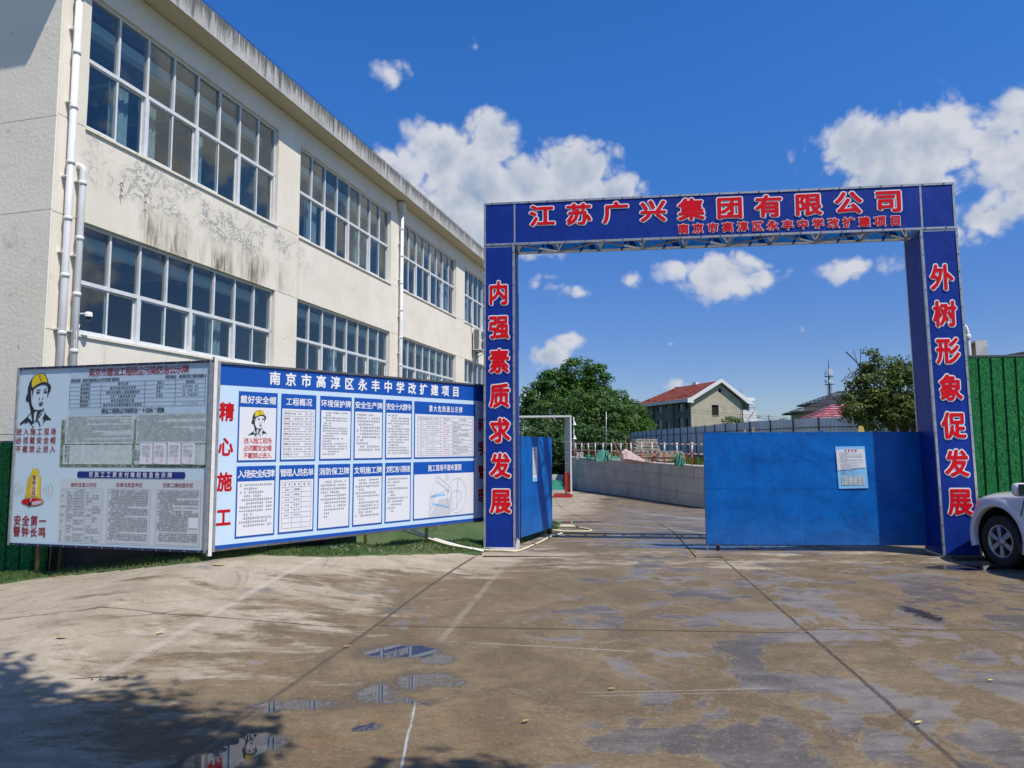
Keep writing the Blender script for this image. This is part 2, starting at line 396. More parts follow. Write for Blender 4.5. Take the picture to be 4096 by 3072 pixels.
PUDD = [(-0.95, 6.28, .34, .22), (-0.62, 6.05, .14, .12), (-1.50, 5.02, .30, .10), (-0.98, 5.25, .14, .20), (-0.72, 5.52, .16, .18), (-0.58, 5.60, .13, .08), (-1.52, 4.36, .17, .18), (-1.66, 4.12, .20, .14),
        (-0.90, 4.65, .07, .06), (-0.45, 5.45, .10, .06), (4.25, 7.6, .10, .35), (4.0, 5.35, .25, .10), (4.1, 5.0, .22, .08), (6.5, 10.4, .6, .25), (-0.74, 5.08, .18, .05),
        (3.4, 12.6, 1.6, .12), (2.6, 13.0, .8, .10), (1.6, 19.6, .9, .5)]
def mat_pavement():
    m = bpy.data.materials.new('pavement'); m.use_nodes = True
    T = NT(m.node_tree); b = T.nt.nodes['Principled BSDF']
    pos = T.n('ShaderNodeNewGeometry').outputs['Position']
    pos = T.v('MULTIPLY', pos, (1, 1, 0))
    x, y, z = T.xyz(pos)
    def N(s, vec, de=6, ro=.6, di=0.0): return T.noise(vec, s, de, ro, di)
    # u: distance right of the long joint running up the middle-left
    u = T.m('SUBTRACT', x, T.m('ADD', -2.57, T.m('MULTIPLY', y, .172)))
    n_big = N(.45, pos, 5, .55, .3)
    n_mid = N(1.5, T.v('ADD', pos, (7, 3, 0)), 7, .62, .8)
    sweep = T.v('MULTIPLY', pos, (1.0, 2.6, 1))
    n_sw = N(1.0, T.v('ADD', sweep, (2, 9, 0)), 9, .72, .25)
    near = T.ss(y, 11.6, 11.9)
    bias = T.ss(u, -2.6, 2.0, -.035, .21)
    bias = T.m('ADD', bias, T.m('MULTIPLY', near, -.075))
    far_strip = T.m('MULTIPLY', T.ss(y, 9.2, 10.8), T.ss(y, 11.6, 12.2, 1, 0))
    bias = T.m('SUBTRACT', bias, T.m('MULTIPLY', far_strip, .13))
    damp_v = T.m('ADD', T.m('ADD', T.m('MULTIPLY', n_big, .35), T.m('MULTIPLY', n_sw, .65)), bias)
    damp = T.ss(damp_v, .50, .60)
    # base colours
    dry = T.mix(T.ss(n_mid, .35, .65), (.475, .415, .325), (.37, .315, .235))
    dry = T.mix(T.ss(N(5.0, sweep, 8, .7, .5), .5, .72, 0, .5), dry, (.26, .215, .16))
    dmp = T.mix(T.ss(n_mid, .35, .68), (.155, .110, .056), (.255, .190, .105))
    dmp = T.mix(T.ss(N(7.0, sweep, 8, .7, .6), .48, .7, 0, .55), dmp, (.095, .072, .048))
    c = T.mix(damp, dry, dmp)
    fs = T.v('MULTIPLY', T.v('ADD', pos, (1.7, .3, 0)), (1.0, 2.0, 1))
    f1 = N(9.0, fs, 9, .78, .9)
    c = T.mix(T.ss(f1, .30, .66, .60, 0), c, T.mix(damp, (.30, .245, .18), (.085, .066, .045)))
    c = T.mix(T.ss(N(4.2, T.v('ADD', fs, (8, 8, 0)), 9, .75, 1.2), .56, .70, 0, .38), c, T.mix(damp, (.66, .60, .50), (.30, .245, .165)))
    dd_ = T.v('MULTIPLY', T.v('ADD', pos, (21, 4, 0)), (1.0, 2.4, 1))
    dm2 = T.m('MULTIPLY', T.ss(N(.8, dd_, 9, .74, .2), .52, .60), T.m('SUBTRACT', 1.0, damp))
    c = T.mix(T.m('MULTIPLY', dm2, .72), c, T.mix(T.ss(n_mid, .35, .65), (.23, .185, .13), (.29, .24, .17)))
    sx_ = T.v('MULTIPLY', T.v('ADD', pos, T.comb(T.m('MULTIPLY', y, .35), 0.0, 0.0)), (14, 1.1, 1))
    c = T.mix(T.m('MULTIPLY', T.ss(N(1.0, sx_, 6, .7), .50, .66), .30), c, T.mix(damp, (.30, .25, .19), (.10, .08, .058)))
    # rust-brown scuffs near the bottom centre
    rs = T.v('LENGTH', T.v('MULTIPLY', T.v('SUBTRACT', pos, (-.75, 4.4, 0)), (1 / 1.0, 1 / .8, 0)))
    c = T.mix(T.m('MULTIPLY', T.ss(rs, .3, 1.1, 1, 0), T.ss(N(3.0, sweep, 6, .6, .4), .42, .68, 0, .45)), c, (.23, .13, .055))
    # wet film: smooth grey patches with crisp curved borders
    n_wet = N(.95, T.v('ADD', T.v('MULTIPLY', pos, (1, .9, 1)), (13.2, 4.1, 0)), 7, .60, 1.0)
    n_w2 = N(2.8, T.v('ADD', pos, (1.2, 14.1, 0)), 5, .55, .6)
    wv = T.m('ADD', n_wet, T.m('MULTIPLY', T.m('SUBTRACT', n_w2, .5), .40))
    wb = T.m('MULTIPLY', T.ss(u, 1.2, 2.8), T.ss(x, 4.8, 7.5, 1, .35))
    wb = T.m('SUBTRACT', T.m('MULTIPLY', wb, .155), .150)
    wb = T.m('ADD', wb, T.m('MULTIPLY', near, .075))
    wb = T.m('SUBTRACT', wb, T.m('MULTIPLY', far_strip, .07))
    wv = T.m('ADD', wv, wb)
    wet = T.ss(wv, .480, .540)
    wetc = T.mix(T.ss(T.m('ADD', T.m('MULTIPLY', n_big, .6), T.m('MULTIPLY', N(1.9, T.v('ADD', sweep, (31, 2, 0)), 8, .68, .4), .4)), .42, .58), (.070, .066, .068), (.225, .205, .195))
    c = T.mix(T.m('MULTIPLY', wet, .78), c, wetc)
    rim = T.m('MULTIPLY', T.ss(wv, .478, .508), T.m('SUBTRACT', 1.0, wet))
    c = T.mix(T.m('MULTIPLY', rim, .35), c, (.34, .25, .15))
    # puddles
    pw = T.v('ADD', pos, T.v('SCALE', T.comb(T.m('SUBTRACT', N(6, pos, 4), .5), T.m('SUBTRACT', N(6, T.v('ADD', pos, (5, 5, 0)), 4), .5), 0.0), .34))
    pm = None
    for (px, py, rx, ry) in PUDD:
        q = T.v('LENGTH', T.v('MULTIPLY', T.v('SUBTRACT', pw, (px, py, 0)), (1 / rx, 1 / ry, 0)))
        pm = q if pm is None else T.m('MINIMUM', pm, q)
    pud = T.ss(pm, .86, 1.0, 1, 0)
    dk = T.ss(pm, .9, 1.7, .75, 0)
    c = T.mix(dk, c, (.085, .072, .055))
    c = T.mix(pud, c, (.035, .032, .028))
    # faint tyre sweeps / scratches
    for (sx, sy, rr, wd) in ((-5.6, 9.0, 3.2, .02), (-5.0, 9.6, 2.7, .015), (-4.2, 7.9, 1.15, .03), (-4.3, 8.0, 1.3, .02), (6.5, 3.0, 4.2, .05), (9.0, 2.0, 7.5, .06), (6.4, 3.2, 4.9, .04)):
        q = T.v('LENGTH', T.v('SUBTRACT', pos, (sx, sy, 0)))
        q = T.m('ABSOLUTE', T.m('SUBTRACT', q, rr))
        c = T.mix(T.m('MULTIPLY', T.ss(q, wd * .2, wd, .38, 0), T.ss(N(1.2, pos, 3), .42, .6)), c, (.11, .095, .08))
    # painted lines: pale mortar smears, dark joints, shade and wet by the ramp wall
    def seg(p0, p1, wd, colr, st, solid=False):
        nonlocal c
        ax, ay = p1[0] - p0[0], p1[1] - p0[1]; L = hypot(ax, ay); ax /= L; ay /= L
        rel = T.v('SUBTRACT', pw2, (p0[0], p0[1], 0))
        t = T.v('DOT_PRODUCT', rel, (ax, ay, 0)); s_ = T.m('ABSOLUTE', T.v('DOT_PRODUCT', rel, (-ay, ax, 0)))
        msk = T.m('MULTIPLY', T.ss(s_, wd * .35, wd, st, 0), T.m('MULTIPLY', T.ss(t, -.05, .15), T.ss(t, L - .15, L + .05, 1, 0)))
        msk = T.m('MULTIPLY', msk, T.ss(N(3.5, pos, 6, .7), .30, .52, .55 if solid else 0, 1))
        c = T.mix(msk, c, colr)
    pw2 = T.v('ADD', pos, T.v('SCALE', T.comb(T.m('SUBTRACT', N(4, pos, 3), .5), 0.0, 0.0), .03))
    seg((-2.43, 10.95), (-2.95, 6.97), .055, (.50, .45, .37), .5)
    seg((-2.95, 6.97), (-3.20, 5.2), .07, (.50, .45, .37), .4)
    seg((-.11, 10.8), (-.66, 6.6), .05, (.40, .35, .27), .35)
    seg((-.66, 6.62), (1.1, 6.26), .02, (.42, .40, .36), .5)
    seg((-.67, 5.05), (-.58, 3.5), .011, (.42, .44, .46), .95)
    seg((-.595, 11.48), (-2.07, 2.9), .030, (.085, .07, .05), .85, True)
    seg((3.257, 11.2), (2.32, 2.98), .022, (.05, .042, .035), .95, True)
    seg((-1.35, 7.2), (5.5, 6.6), .016, (.10, .085, .065), .7, True)
    seg((.45, 5.25), (1.9, 5.33), .010, (.36, .34, .30), .6)
    seg((.5, 5.18), (1.5, 5.24), .008, (.36, .34, .30), .6)
    seg((3.4, 11.3), (3.9, 9.3), .03, (.3, .28, .24), .5)
    seg((1.5, 20), (4.0, 14.3), .07, (.42, .39, .33), .8)
    for wa_, wb_2 in (((11.2, 31.0), (9.6, 37.0)), ((9.6, 37.0), (8.75, 41.7)), ((8.75, 41.7), (7.65, 48.1)), ((7.65, 48.1), (6.27, 54.8)), ((6.27, 54.8), (4.76, 63.2))): seg(wa_, wb_2, .8, (.07, .06, .05), .8)  # wall-foot shadow and wet ground painted as one dark strip
    seg((5, 30), (6.2, 15), .12, (.40, .38, .33), .8)
    # grit
    gr = N(90, pos, 2, .5)
    c = T.mix(T.ss(gr, .35, .65, .30, 0), c, (.10, .085, .07))
    c = T.mix(T.ss(N(38, T.v('ADD', pos, (3, 3, 0)), 5, .7), .52, .70, 0, .28), c, (.50, .44, .35))
    vc = T.n('ShaderNodeTexVoronoi', feature='DISTANCE_TO_EDGE')
    T.put(vc.inputs['Vector'], T.v('ADD', pos, T.v('SCALE', T.comb(T.m('SUBTRACT', N(3, pos, 5), .5), T.m('SUBTRACT', N(3, T.v('ADD', pos, (9, 9, 0)), 5), .5), 0.0), .9))); vc.inputs['Scale'].default_value = .55
    c = T.mix(T.m('MULTIPLY', T.ss(vc.outputs[0], 0.0, .007, .75, 0), T.ss(N(.7, pos, 3), .50, .60)), c, (.09, .075, .06))
    spk = T.n('ShaderNodeTexVoronoi'); T.put(spk.inputs['Vector'], pos); spk.inputs['Scale'].default_value = 7
    c = T.mix(T.ss(spk.outputs['Distance'], .012, .03, .8, 0), c, (.06, .05, .04))
    T.put(b.inputs['Base Color'], c)
    ro = T.ss(damp, 0, 1, .82, .66, smooth=False)
    ro = T.m('SUBTRACT', ro, T.m('MULTIPLY', wet, T.ss(n_mid, .3, .7, .10, .20)))
    ro = T.m('MULTIPLY', ro, T.m('SUBTRACT', 1.0, T.m('MULTIPLY', pud, .97)))
    T.put(b.inputs['Roughness'], ro)
    T.put(b.inputs['Specular IOR Level'], T.m('ADD', T.m('ADD', .15, T.m('MULTIPLY', wet, .10)), T.m('MULTIPLY', pud, .35)))
    hgt = T.m('ADD', T.m('MULTIPLY', N(22, sweep, 7, .7), .5), T.m('MULTIPLY', gr, .12))
    bs = T.n('ShaderNodeBump'); bs.inputs['Distance'].default_value = .012
    T.put(bs.inputs['Height'], hgt)
    st_ = T.m('MULTIPLY', T.m('SUBTRACT', .55, T.m('MULTIPLY', wet, .35)), T.m('SUBTRACT', 1.0, pud))
    T.put(bs.inputs['Strength'], st_)
    T.put(b.inputs['Normal'], bs.outputs[0])
    MATS['pavement'] = m
mat_pavement()

def mat_ramp_wall():
    m = bpy.data.materials.new('formed_concrete'); m.use_nodes = True
    T = NT(m.node_tree); b = T.nt.nodes['Principled BSDF']
    co = T.n('ShaderNodeNewGeometry').outputs['Position']
    c = T.mix(T.ss(T.noise(co, .7, 6), .3, .7), (.36, .34, .30), (.48, .455, .40))
    st = T.noise(T.v('MULTIPLY', co, (3, 3, .35)), 1.2, 7, .68)
    c = T.mix(T.ss(st, .52, .72, 0, .7), c, (.14, .13, .11))
    c = T.mix(T.ss(T.noise(co, .5, 4), .60, .72, 0, .5), c, (.33, .22, .10))
    oi = T.n('ShaderNodeObjectInfo').outputs['Random']
    c = T.mix(T.m('MULTIPLY', oi, .22), c, (.46, .44, .39))
    T.put(b.inputs['Base Color'], c); b.inputs['Roughness'].default_value = .85
    T.put(b.inputs['Normal'], T.bump(T.noise(co, 9, 6), .3, .03))
    MATS['formed_concrete'] = m
mat_ramp_wall()

def mat_leaf(name, c1, c2, c3, trans=.25):
    m = bpy.data.materials.new(name); m.use_nodes = True
    nt = m.node_tree; T = NT(nt); b = nt.nodes['Principled BSDF']
    g = T.n('ShaderNodeNewGeometry')
    r = g.outputs['Random Per Island']
    pn = T.noise(g.outputs['Position'], .35, 3)
    c = T.mix(r, c1, c2)
    c = T.mix(T.ss(pn, .42, .62, 0, .7), c, c3)
    T.put(b.inputs['Base Color'], c)
    b.inputs['Roughness'].default_value = .5
    b.inputs['Specular IOR Level'].default_value = .2
    tr = T.n('ShaderNodeBsdfTranslucent'); T.put(tr.inputs[0], T.mix(.5, c, (.12, .20, .02)))
    mx = T.n('ShaderNodeMixShader'); mx.inputs[0].default_value = trans
    nt.links.new(b.outputs[0], mx.inputs[1]); nt.links.new(tr.outputs[0], mx.inputs[2])
    nt.links.new(mx.outputs[0], nt.nodes['Material Output'].inputs[0])
    MATS[name] = m
mat_leaf('leaf_dark', (.035, .085, .012), (.07, .15, .02), (.055, .14, .012))
mat_leaf('leaf_mid', (.045, .095, .025), (.095, .165, .04), (.075, .15, .02))
mat_leaf('leaf_blue', (.035, .08, .028), (.075, .135, .045), (.05, .11, .03))
mat_leaf('leaf_olive', (.05, .085, .015), (.16, .20, .045), (.07, .11, .02), .2)
mat_leaf('turf_blade', (.05, .11, .03), (.10, .17, .05), (.14, .18, .06), .1)
mat_leaf('weed', (.08, .14, .03), (.16, .24, .06), (.12, .18, .04), .25)

def mat_grassprint():
    m = bpy.data.materials.new('grass_print'); m.use_nodes = True
    T = NT(m.node_tree); b = T.nt.nodes['Principled BSDF']
    pos = T.n('ShaderNodeNewGeometry').outputs['Position']
    a = T.noise(T.v('MULTIPLY', pos, (1, 1, .45)), 22, 3, .6, 2.6)
    b2 = T.noise(T.v('MULTIPLY', T.v('ADD', pos, (3, 3, 3)), (1, 1, .5)), 20, 3, .6, 3.0)
    c = T.mix(T.ss(a, .42, .56), (.003, .035, .012), (.010, .16, .042))
    rd = T.m('ABSOLUTE', T.m('SUBTRACT', b2, .5))
    c = T.mix(T.ss(rd, .0, .035, .85, 0), c, (.09, .42, .12))
    T.put(b.inputs['Base Color'], c); b.inputs['Roughness'].default_value = .6; b.inputs['Specular IOR Level'].default_value = .1
    MATS['grass_print'] = m
mat_grassprint()

def mat_turf():
    m = bpy.data.materials.new('turf'); m.use_nodes = True
    T = NT(m.node_tree); b = T.nt.nodes['Principled BSDF']
    pos = T.n('ShaderNodeNewGeometry').outputs['Position']
    c = T.mix(T.ss(T.noise(pos, 1.2, 5), .35, .65), (.05, .10, .03), (.10, .13, .045))
    c = T.mix(T.ss(T.noise(pos, 60, 3), .4, .65, 0, .6), c, (.03, .06, .02))
    T.put(b.inputs['Base Color'], c); b.inputs['Roughness'].default_value = .95
    T.put(b.inputs['Normal'], T.bump(T.noise(pos, 70, 4), .8, .02))
    MATS['turf'] = m
mat_turf()

def mat_corr():
    m = bpy.data.materials.new('fence_sheet'); m.use_nodes = True
    T = NT(m.node_tree); b = T.nt.nodes['Principled BSDF']
    pos = T.n('ShaderNodeNewGeometry').outputs['Position']
    oi = T.n('ShaderNodeObjectInfo').outputs['Random']
    c = T.mix(oi, (.34, .42, .50), (.44, .52, .58))
    c = T.mix(T.ss(T.noise(T.v('MULTIPLY', pos, (4, 4, .4)), 1, 5), .5, .75, 0, .4), c, (.28, .32, .34))
    T.put(b.inputs['Base Color'], c); b.inputs['Roughness'].default_value = .5
    MATS['fence_sheet'] = m
mat_corr()

# ------------------------------------------------------------------ mesh builder
class MB:
    def __init__(s):
        s.v = []; s.f = []; s.mi = []; s.sm = []; s.m = 0; s.smooth = False
    def face(s, idx):
        s.f.append(tuple(idx)); s.mi.append(s.m); s.sm.append(s.smooth)
    def quad(s, a, b, c, d):
        n = len(s.v); s.v += [tuple(a), tuple(b), tuple(c), tuple(d)]; s.face((n, n + 1, n + 2, n + 3)); return s
    def box(s, x0, x1, y0, y1, z0, z1, M=None):
        n = len(s.v)
        P = [(x0, y0, z0), (x1, y0, z0), (x1, y1, z0), (x0, y1, z0), (x0, y0, z1), (x1, y0, z1), (x1, y1, z1), (x0, y1, z1)]
        if M is not None: P = [tuple(M @ Vector(p)) for p in P]
        s.v += P
        for f in ((0, 3, 2, 1), (4, 5, 6, 7), (0, 1, 5, 4), (1, 2, 6, 5), (2, 3, 7, 6), (3, 0, 4, 7)): s.face([n + i for i in f])
        return s
    def bar(s, p0, p1, w, h=None, up=(0, 0, 1)):
        h = h or w
        p0 = Vector(p0); p1 = Vector(p1); d = (p1 - p0)
        L = d.length; d.normalize(); u = Vector(up)
        if abs(d.dot(u)) > .98: u = Vector((0, 1, 0))
        sx = d.cross(u).normalized(); uz = sx.cross(d)
        M = Matrix.Translation(p0) @ Matrix(((sx.x, d.x, uz.x, 0), (sx.y, d.y, uz.y, 0), (sx.z, d.z, uz.z, 0), (0, 0, 0, 1)))
        return s.box(-w / 2, w / 2, 0, L, -h / 2, h / 2, M)
    def tube(s, pts, r, n=8, cap=True):
        pts = [Vector(p) for p in pts]; rs = r if isinstance(r, (list, tuple)) else [r] * len(pts)
        base = len(s.v); prev = None
        sm = s.smooth; s.smooth = True
        for i, p in enumerate(pts):
            t = (pts[min(i + 1, len(pts) - 1)] - pts[max(i - 1, 0)])
            if t.length < 1e-9: t = Vector((0, 0, 1))
            t.normalize()
            if prev is None:
                a = Vector((0, 0, 1)) if abs(t.z) < .9 else Vector((1, 0, 0))
                u = t.cross(a).normalized()
            else:
                u = (prev - t * prev.dot(t)).normalized()
            prev = u; v = t.cross(u)
            for k in range(n):
                q = p + (u * cos(2 * pi * k / n) + v * sin(2 * pi * k / n)) * rs[i]
                s.v.append(tuple(q))
        for i in range(len(pts) - 1):
            for k in range(n):
                a = base + i * n + k; b = base + i * n + (k + 1) % n
                s.face((a, b, b + n, a + n))
        s.smooth = False
        if cap:
            s.face([base + k for k in range(n)][::-1]); s.face([base + (len(pts) - 1) * n + k for k in range(n)])
        s.smooth = sm
        return s
    def poly(s, pts, z=None):        # pts: 3D list, filled
        pts = [Vector(p) for p in pts]
        tr = tessellate_polygon([pts]); n = len(s.v); s.v += [tuple(p) for p in pts]
        for t in tr: s.face([n + i for i in t])
        return s
    def prism(s, prof, p0, ax_u, ax_v, ax_w, depth):   # 2-D profile extruded
        p0 = Vector(p0); u = Vector(ax_u); v = Vector(ax_v); w_ = Vector(ax_w)
        a = [p0 + u * x + v * y for x, y in prof]; b = [q + w_ * depth for q in a]
        n = len(s.v); k = len(prof); s.v += [tuple(q) for q in a + b]
        tr = tessellate_polygon([a])
        for t in tr: s.face([n + i for i in t]); s.face([n + k + i for i in t][::-1])
        for i in range(k): s.face((n + i, n + (i + 1) % k, n + k + (i + 1) % k, n + k + i))
        return s
    def lathe(s, prof, c, axis='z', n=24):
        base = len(s.v); sm = s.smooth; s.smooth = True
        for (r, h) in prof:
            for k in range(n):
                a = 2 * pi * k / n
                if axis == 'z': q = (c[0] + r * cos(a), c[1] + r * sin(a), c[2] + h)
                elif axis == 'y': q = (c[0] + r * cos(a), c[1] + h, c[2] + r * sin(a))
                else: q = (c[0] + h, c[1] + r * cos(a), c[2] + r * sin(a))
                s.v.append(q)
        for i in range(len(prof) - 1):
            for k in range(n):
                a = base + i * n + k; b = base + i * n + (k + 1) % n
                s.face((a, b, b + n, a + n))
        s.smooth = sm; return s
    def mesh(s, name, mats):
        me = bpy.data.meshes.new(name)
        me.from_pydata(s.v, [], s.f)
        for q in (mats if isinstance(mats, (list, tuple)) else [mats]): me.materials.append(MATS[q])
        me.polygons.foreach_set('material_index', s.mi)
        me.polygons.foreach_set('use_smooth', s.sm)
        me.update()
        return me
    def build(s, name, mats, parent=None, **kw):
        return link(name, s.mesh(name, mats), parent, **kw)

def link(name, me, parent=None, label=None, cat=None, group=None, kind=None, loc=None, rz=None):
    o = bpy.data.objects.new(name, me); COL.objects.link(o)
    if parent is not None: o.parent = parent
    if loc is not None: o.location = loc
    if rz is not None: o.rotation_euler = (0, 0, rz)
    if label: o['label'] = label
    if cat: o['category'] = cat
    if group: o['group'] = group
    if kind: o['kind'] = kind
    return o
def thing(name, label, cat, loc=(0, 0, 0), rz=0.0, group=None):
    o = link(name, None, None, label, cat, group, None, loc, rz); o.empty_display_size = .2; return o
def az(a): return radians(90 - a)

def smooth_path(pts, n=6):
    out_ = []
    for i in range(len(pts) - 1):
        p0, p1, p2, p3 = pts[max(0, i - 1)], pts[i], pts[i + 1], pts[min(len(pts) - 1, i + 2)]
        for k in range(n):
            t = k / n; out_.append(.5 * ((2 * p1) + (-p0 + p2) * t + (2 * p0 - 5 * p1 + 4 * p2 - p3) * t * t + (-p0 + 3 * p1 - 3 * p2 + p3) * t ** 3))
    out_.append(pts[-1]); return out_

# ground height
def gz(y):
    if y <= 13.6: return 0.0
    if y <= 16: return -0.0126 * (y - 13.6) ** 2 * .9
    if y <= 37: return -0.065 - (y - 16) * (1.385 / 21)
    if y <= 64: return -1.45 - (y - 37) * .0204
    return -2.0

# ------------------------------------------------------------------ SETTING
g = MB(); g.quad((-1500, -800, -2.6), (1500, -800, -2.6), (1500, 3000, -2.6), (-1500, 3000, -2.6)); g.build('ground', 'field', kind='structure')
# sub-base below the slabs: seen only in the joints
g = MB()
ys = [-12, 0, 6, 10, 12, 13.6, 15, 17, 20, 25, 31, 37, 50, 64, 72]
for a, b_ in zip(ys[:-1], ys[1:]):
    za, zb = gz(a) - .03, gz(b_) - .03
    xl = -16 if b_ <= 10 else (-4.0 if b_ <= 12 else 0.1)
    if a >= 20: xl = -3
    g.quad((xl, a, za), (17, a, za), (17, b_, zb), (xl, b_, zb))
g.build('road_base', 'mud', kind='structure')
# raised yard right of the ramp and the land beyond
WALL = [(13.6, 20.0), (12.9, 25.0), (11.65, 31.0), (10.1, 37.0), (9.25, 41.7), (8.15, 48.1), (6.77, 54.8), (5.26, 63.2), (5.0, 66.5)]
pl = [(x + .12, y, .60) for x, y in WALL]
g = MB(); g.poly([(60, 20, .60)] + pl + [(5.1, 74, .60), (60, 74, .60)])
g.quad((-400, 74, .6), (600, 74, .6), (900, 1500, .6), (-900, 1500, .6))
g.quad((60, 20, .6), (400, 20, .6), (400, 74, .6), (60, 74, .6))
g.quad((-400, 74, .6), (-400, 74, -2.6), (600, 74, -2.6), (600, 74, .6))
g.build('terrain', 'field', kind='structure')

# pavement slabs
EB = [(-13.0, 6.4), (-9.0, 8.4), (-6.60, 9.37), (-6.25, 9.72), (-5.10, 9.35), (-3.95, 8.95), (-3.62, 9.30), (-3.30, 9.60), (-3.11, 9.62), (-2.64, 9.80), (-2.13, 10.2), (-1.14, 11.3), (-.52, 12.0)]
ZB = [0, 0, 0.0, .02, .170, .335, .345, .330, .315, .270, .225, .085, 0]
TR = [(-.5, 12.0), (0.05, 12.6), (0.55, 14.3), (0.95, 15.6), (1.15, 17.2), (1.15, 19.3)]
EDGE = EB + TR[1:] + [(-.5, 19.8), (-4, 20.2), (-9, 20.5)]
def seg_d(p, a, b_):
    ax, ay = b_[0] - a[0], b_[1] - a[1]; t = ((p[0] - a[0]) * ax + (p[1] - a[1]) * ay) / (ax * ax + ay * ay); t = max(0, min(1, t))
    return hypot(p[0] - a[0] - ax * t, p[1] - a[1] - ay * t)
EP = EDGE + [(-30, 21), (-30, 6.4)]
def inside(p):
    c = False; n = len(EP); j = n - 1
    for i in range(n):
        (xi, yi), (xj, yj) = EP[i], EP[j]
        if (yi > p[1]) != (yj > p[1]) and p[0] < (xj - xi) * (p[1] - yi) / (yj - yi) + xi: c = not c
        j = i
    return c
def edge_d(x, y):
    dd = min(seg_d((x, y), a, b_) for a, b_ in zip(EDGE[:-1], EDGE[1:]))
    return dd if inside((x, y)) else -dd
def rise(x, y):
    """the apron lifts gently towards the notice boards"""
    if x <= EB[0][0] or x >= EB[-1][0]: return 0.0
    for (a, b_, za, zb) in zip(EB[:-1], EB[1:], ZB[:-1], ZB[1:]):
        if x <= b_[0]:
            t = (x - a[0]) / (b_[0] - a[0]); yb = a[1] + (b_[1] - a[1]) * t; z = za + (zb - za) * t; break
    q = max(0, min(1, (y - (yb - 4.6)) / 4.6))
    return z * q * q * (3 - 2 * q)
def pz(x, y):
    dd = edge_d(x, y)
    return gz(y) + rise(x, y) - (max(0, dd - .02) * 2.2 if dd > .02 else 0)
def wob(y, k): return .025 * noise.noise((y * .9, k, 0)) + .008 * noise.noise((y * 4, k, 3))
def jB(y): return -2.57 + .172 * y + .4 * wob(y, 1)
def jA(y): return 1.98 + .114 * y + .3 * wob(y, 5)
def jR(y): return 7.9 + .11 * y + wob(y, 9)
def slab(fl, fr, y0, y1, sh=0.0, n=14, zf=None, m=6):
    zf = zf or (lambda x, y: gz(y))
    g = MB(); vs = []
    for i in range(n + 1):
        y = y0 + (y1 - y0) * i / n
        xa, xb = fl(y), fr(y)
        ya, yb = y + sh * xa, y + sh * xb
        vs.append(((xa, ya), (xb, yb)))
    def pt(i, j):
        (xa, ya), (xb, yb) = vs[i]; t = j / m
        x = xa + (xb - xa) * t; y = ya + (yb - ya) * t
        return (x, y, zf(x, y))
    b0 = 0
    for i in range(n + 1):
        for j in range(m + 1): g.v.append(pt(i, j))
    for i in range(n):
        for j in range(m): w1 = m + 1; g.face((i * w1 + j, i * w1 + j + 1, i * w1 + j + w1 + 1, i * w1 + j + w1))
    w1 = m + 1
    ring = [(i * w1) for i in range(n, -1, -1)] + [j for j in range(1, w1)] + [i * w1 + m for i in range(1, n + 1)] + [n * w1 + j for j in range(m - 1, 0, -1)]
    k = len(g.v)
    for r_ in ring:
        p = g.v[r_]; g.v.append((p[0], p[1], p[2] - .05))
    for q in range(len(ring)):
        a, b_ = ring[q], ring[(q + 1) % len(ring)]
        g.face((a, b_, k + (q + 1) % len(ring), k + q))
    return g
pave = link('pavement', None, None, kind='structure')
G2 = .012
rows = [(-11, -5.6), (-5.6, 1.2), (1.2, 7.06), (7.06, 11.62)]
SH = -.075
for (a, b_) in rows:
    fine = b_ > 2
    slab(lambda y: -15, lambda y: jB(y) - G2, a + G2, b_ - G2, SH * .0, 40 if fine else 6, pz, 110 if fine else 6).build('slab', 'pavement', pave)
    slab(lambda y: jB(y) + G2, lambda y: jA(y) - .5 * G2, a + G2, b_ - G2, SH, 30, pz, 40).build('slab', 'pavement', pave)
    slab(lambda y: jA(y) + G2, lambda y: jR(y) - G2, a + G2, b_ - G2, SH * .35 + .0).build('slab', 'pavement', pave)
    slab(lambda y: jR(y) + G2, lambda y: 17, a + G2, b_ - G2, 0).build('slab', 'pavement', pave)
# fill strips where the sheared rows leave wedges, and the strip at the gate

def xw(y):   # wall line
    for (xa, ya), (xb, yb) in zip(WALL[:-1], WALL[1:]):
        if y <= yb: return xa + (xb - xa) * max(0, (y - ya)) / (yb - ya)
    return WALL[-1][0]
def xr(y):
    if y < 12.0: return -.5
    for (xa, ya), (xb, yb) in zip(TR[:-1], TR[1:]):
        if y <= yb: return xa + (xb - xa) * (y - ya) / (yb - ya)
    return -3.0
mid = lambda y: 2.9 + .12 * (y - 11.5)
for a, b_ in ((11.5, 14.9), (14.9, 19.3)):
    slab(lambda y: xr(y), lambda y: mid(y) - G2, a + G2, b_ - G2, 0).build('slab', 'pavement', pave)
    slab(lambda y: mid(y) + G2, lambda y: 7.35 + .2 * (y - 11.5), a + G2, b_ - G2, 0).build('slab', 'pavement', pave)
    slab(lambda y: 7.36 + G2 + .2 * (y - 11.5), lambda y: 17, a + G2, b_ - G2, 0).build('slab', 'pavement', pave)
rr = [19.3, 24.5, 30, 36, 42, 48, 54, 60, 66]
for a, b_ in zip(rr[:-1], rr[1:]):
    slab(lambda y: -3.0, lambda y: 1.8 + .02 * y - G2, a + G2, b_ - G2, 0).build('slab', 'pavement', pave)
    slab(lambda y: 1.8 + .02 * y + G2, lambda y: xw(y) - .06, a + G2, b_ - G2, 0).build('slab', 'pavement', pave)

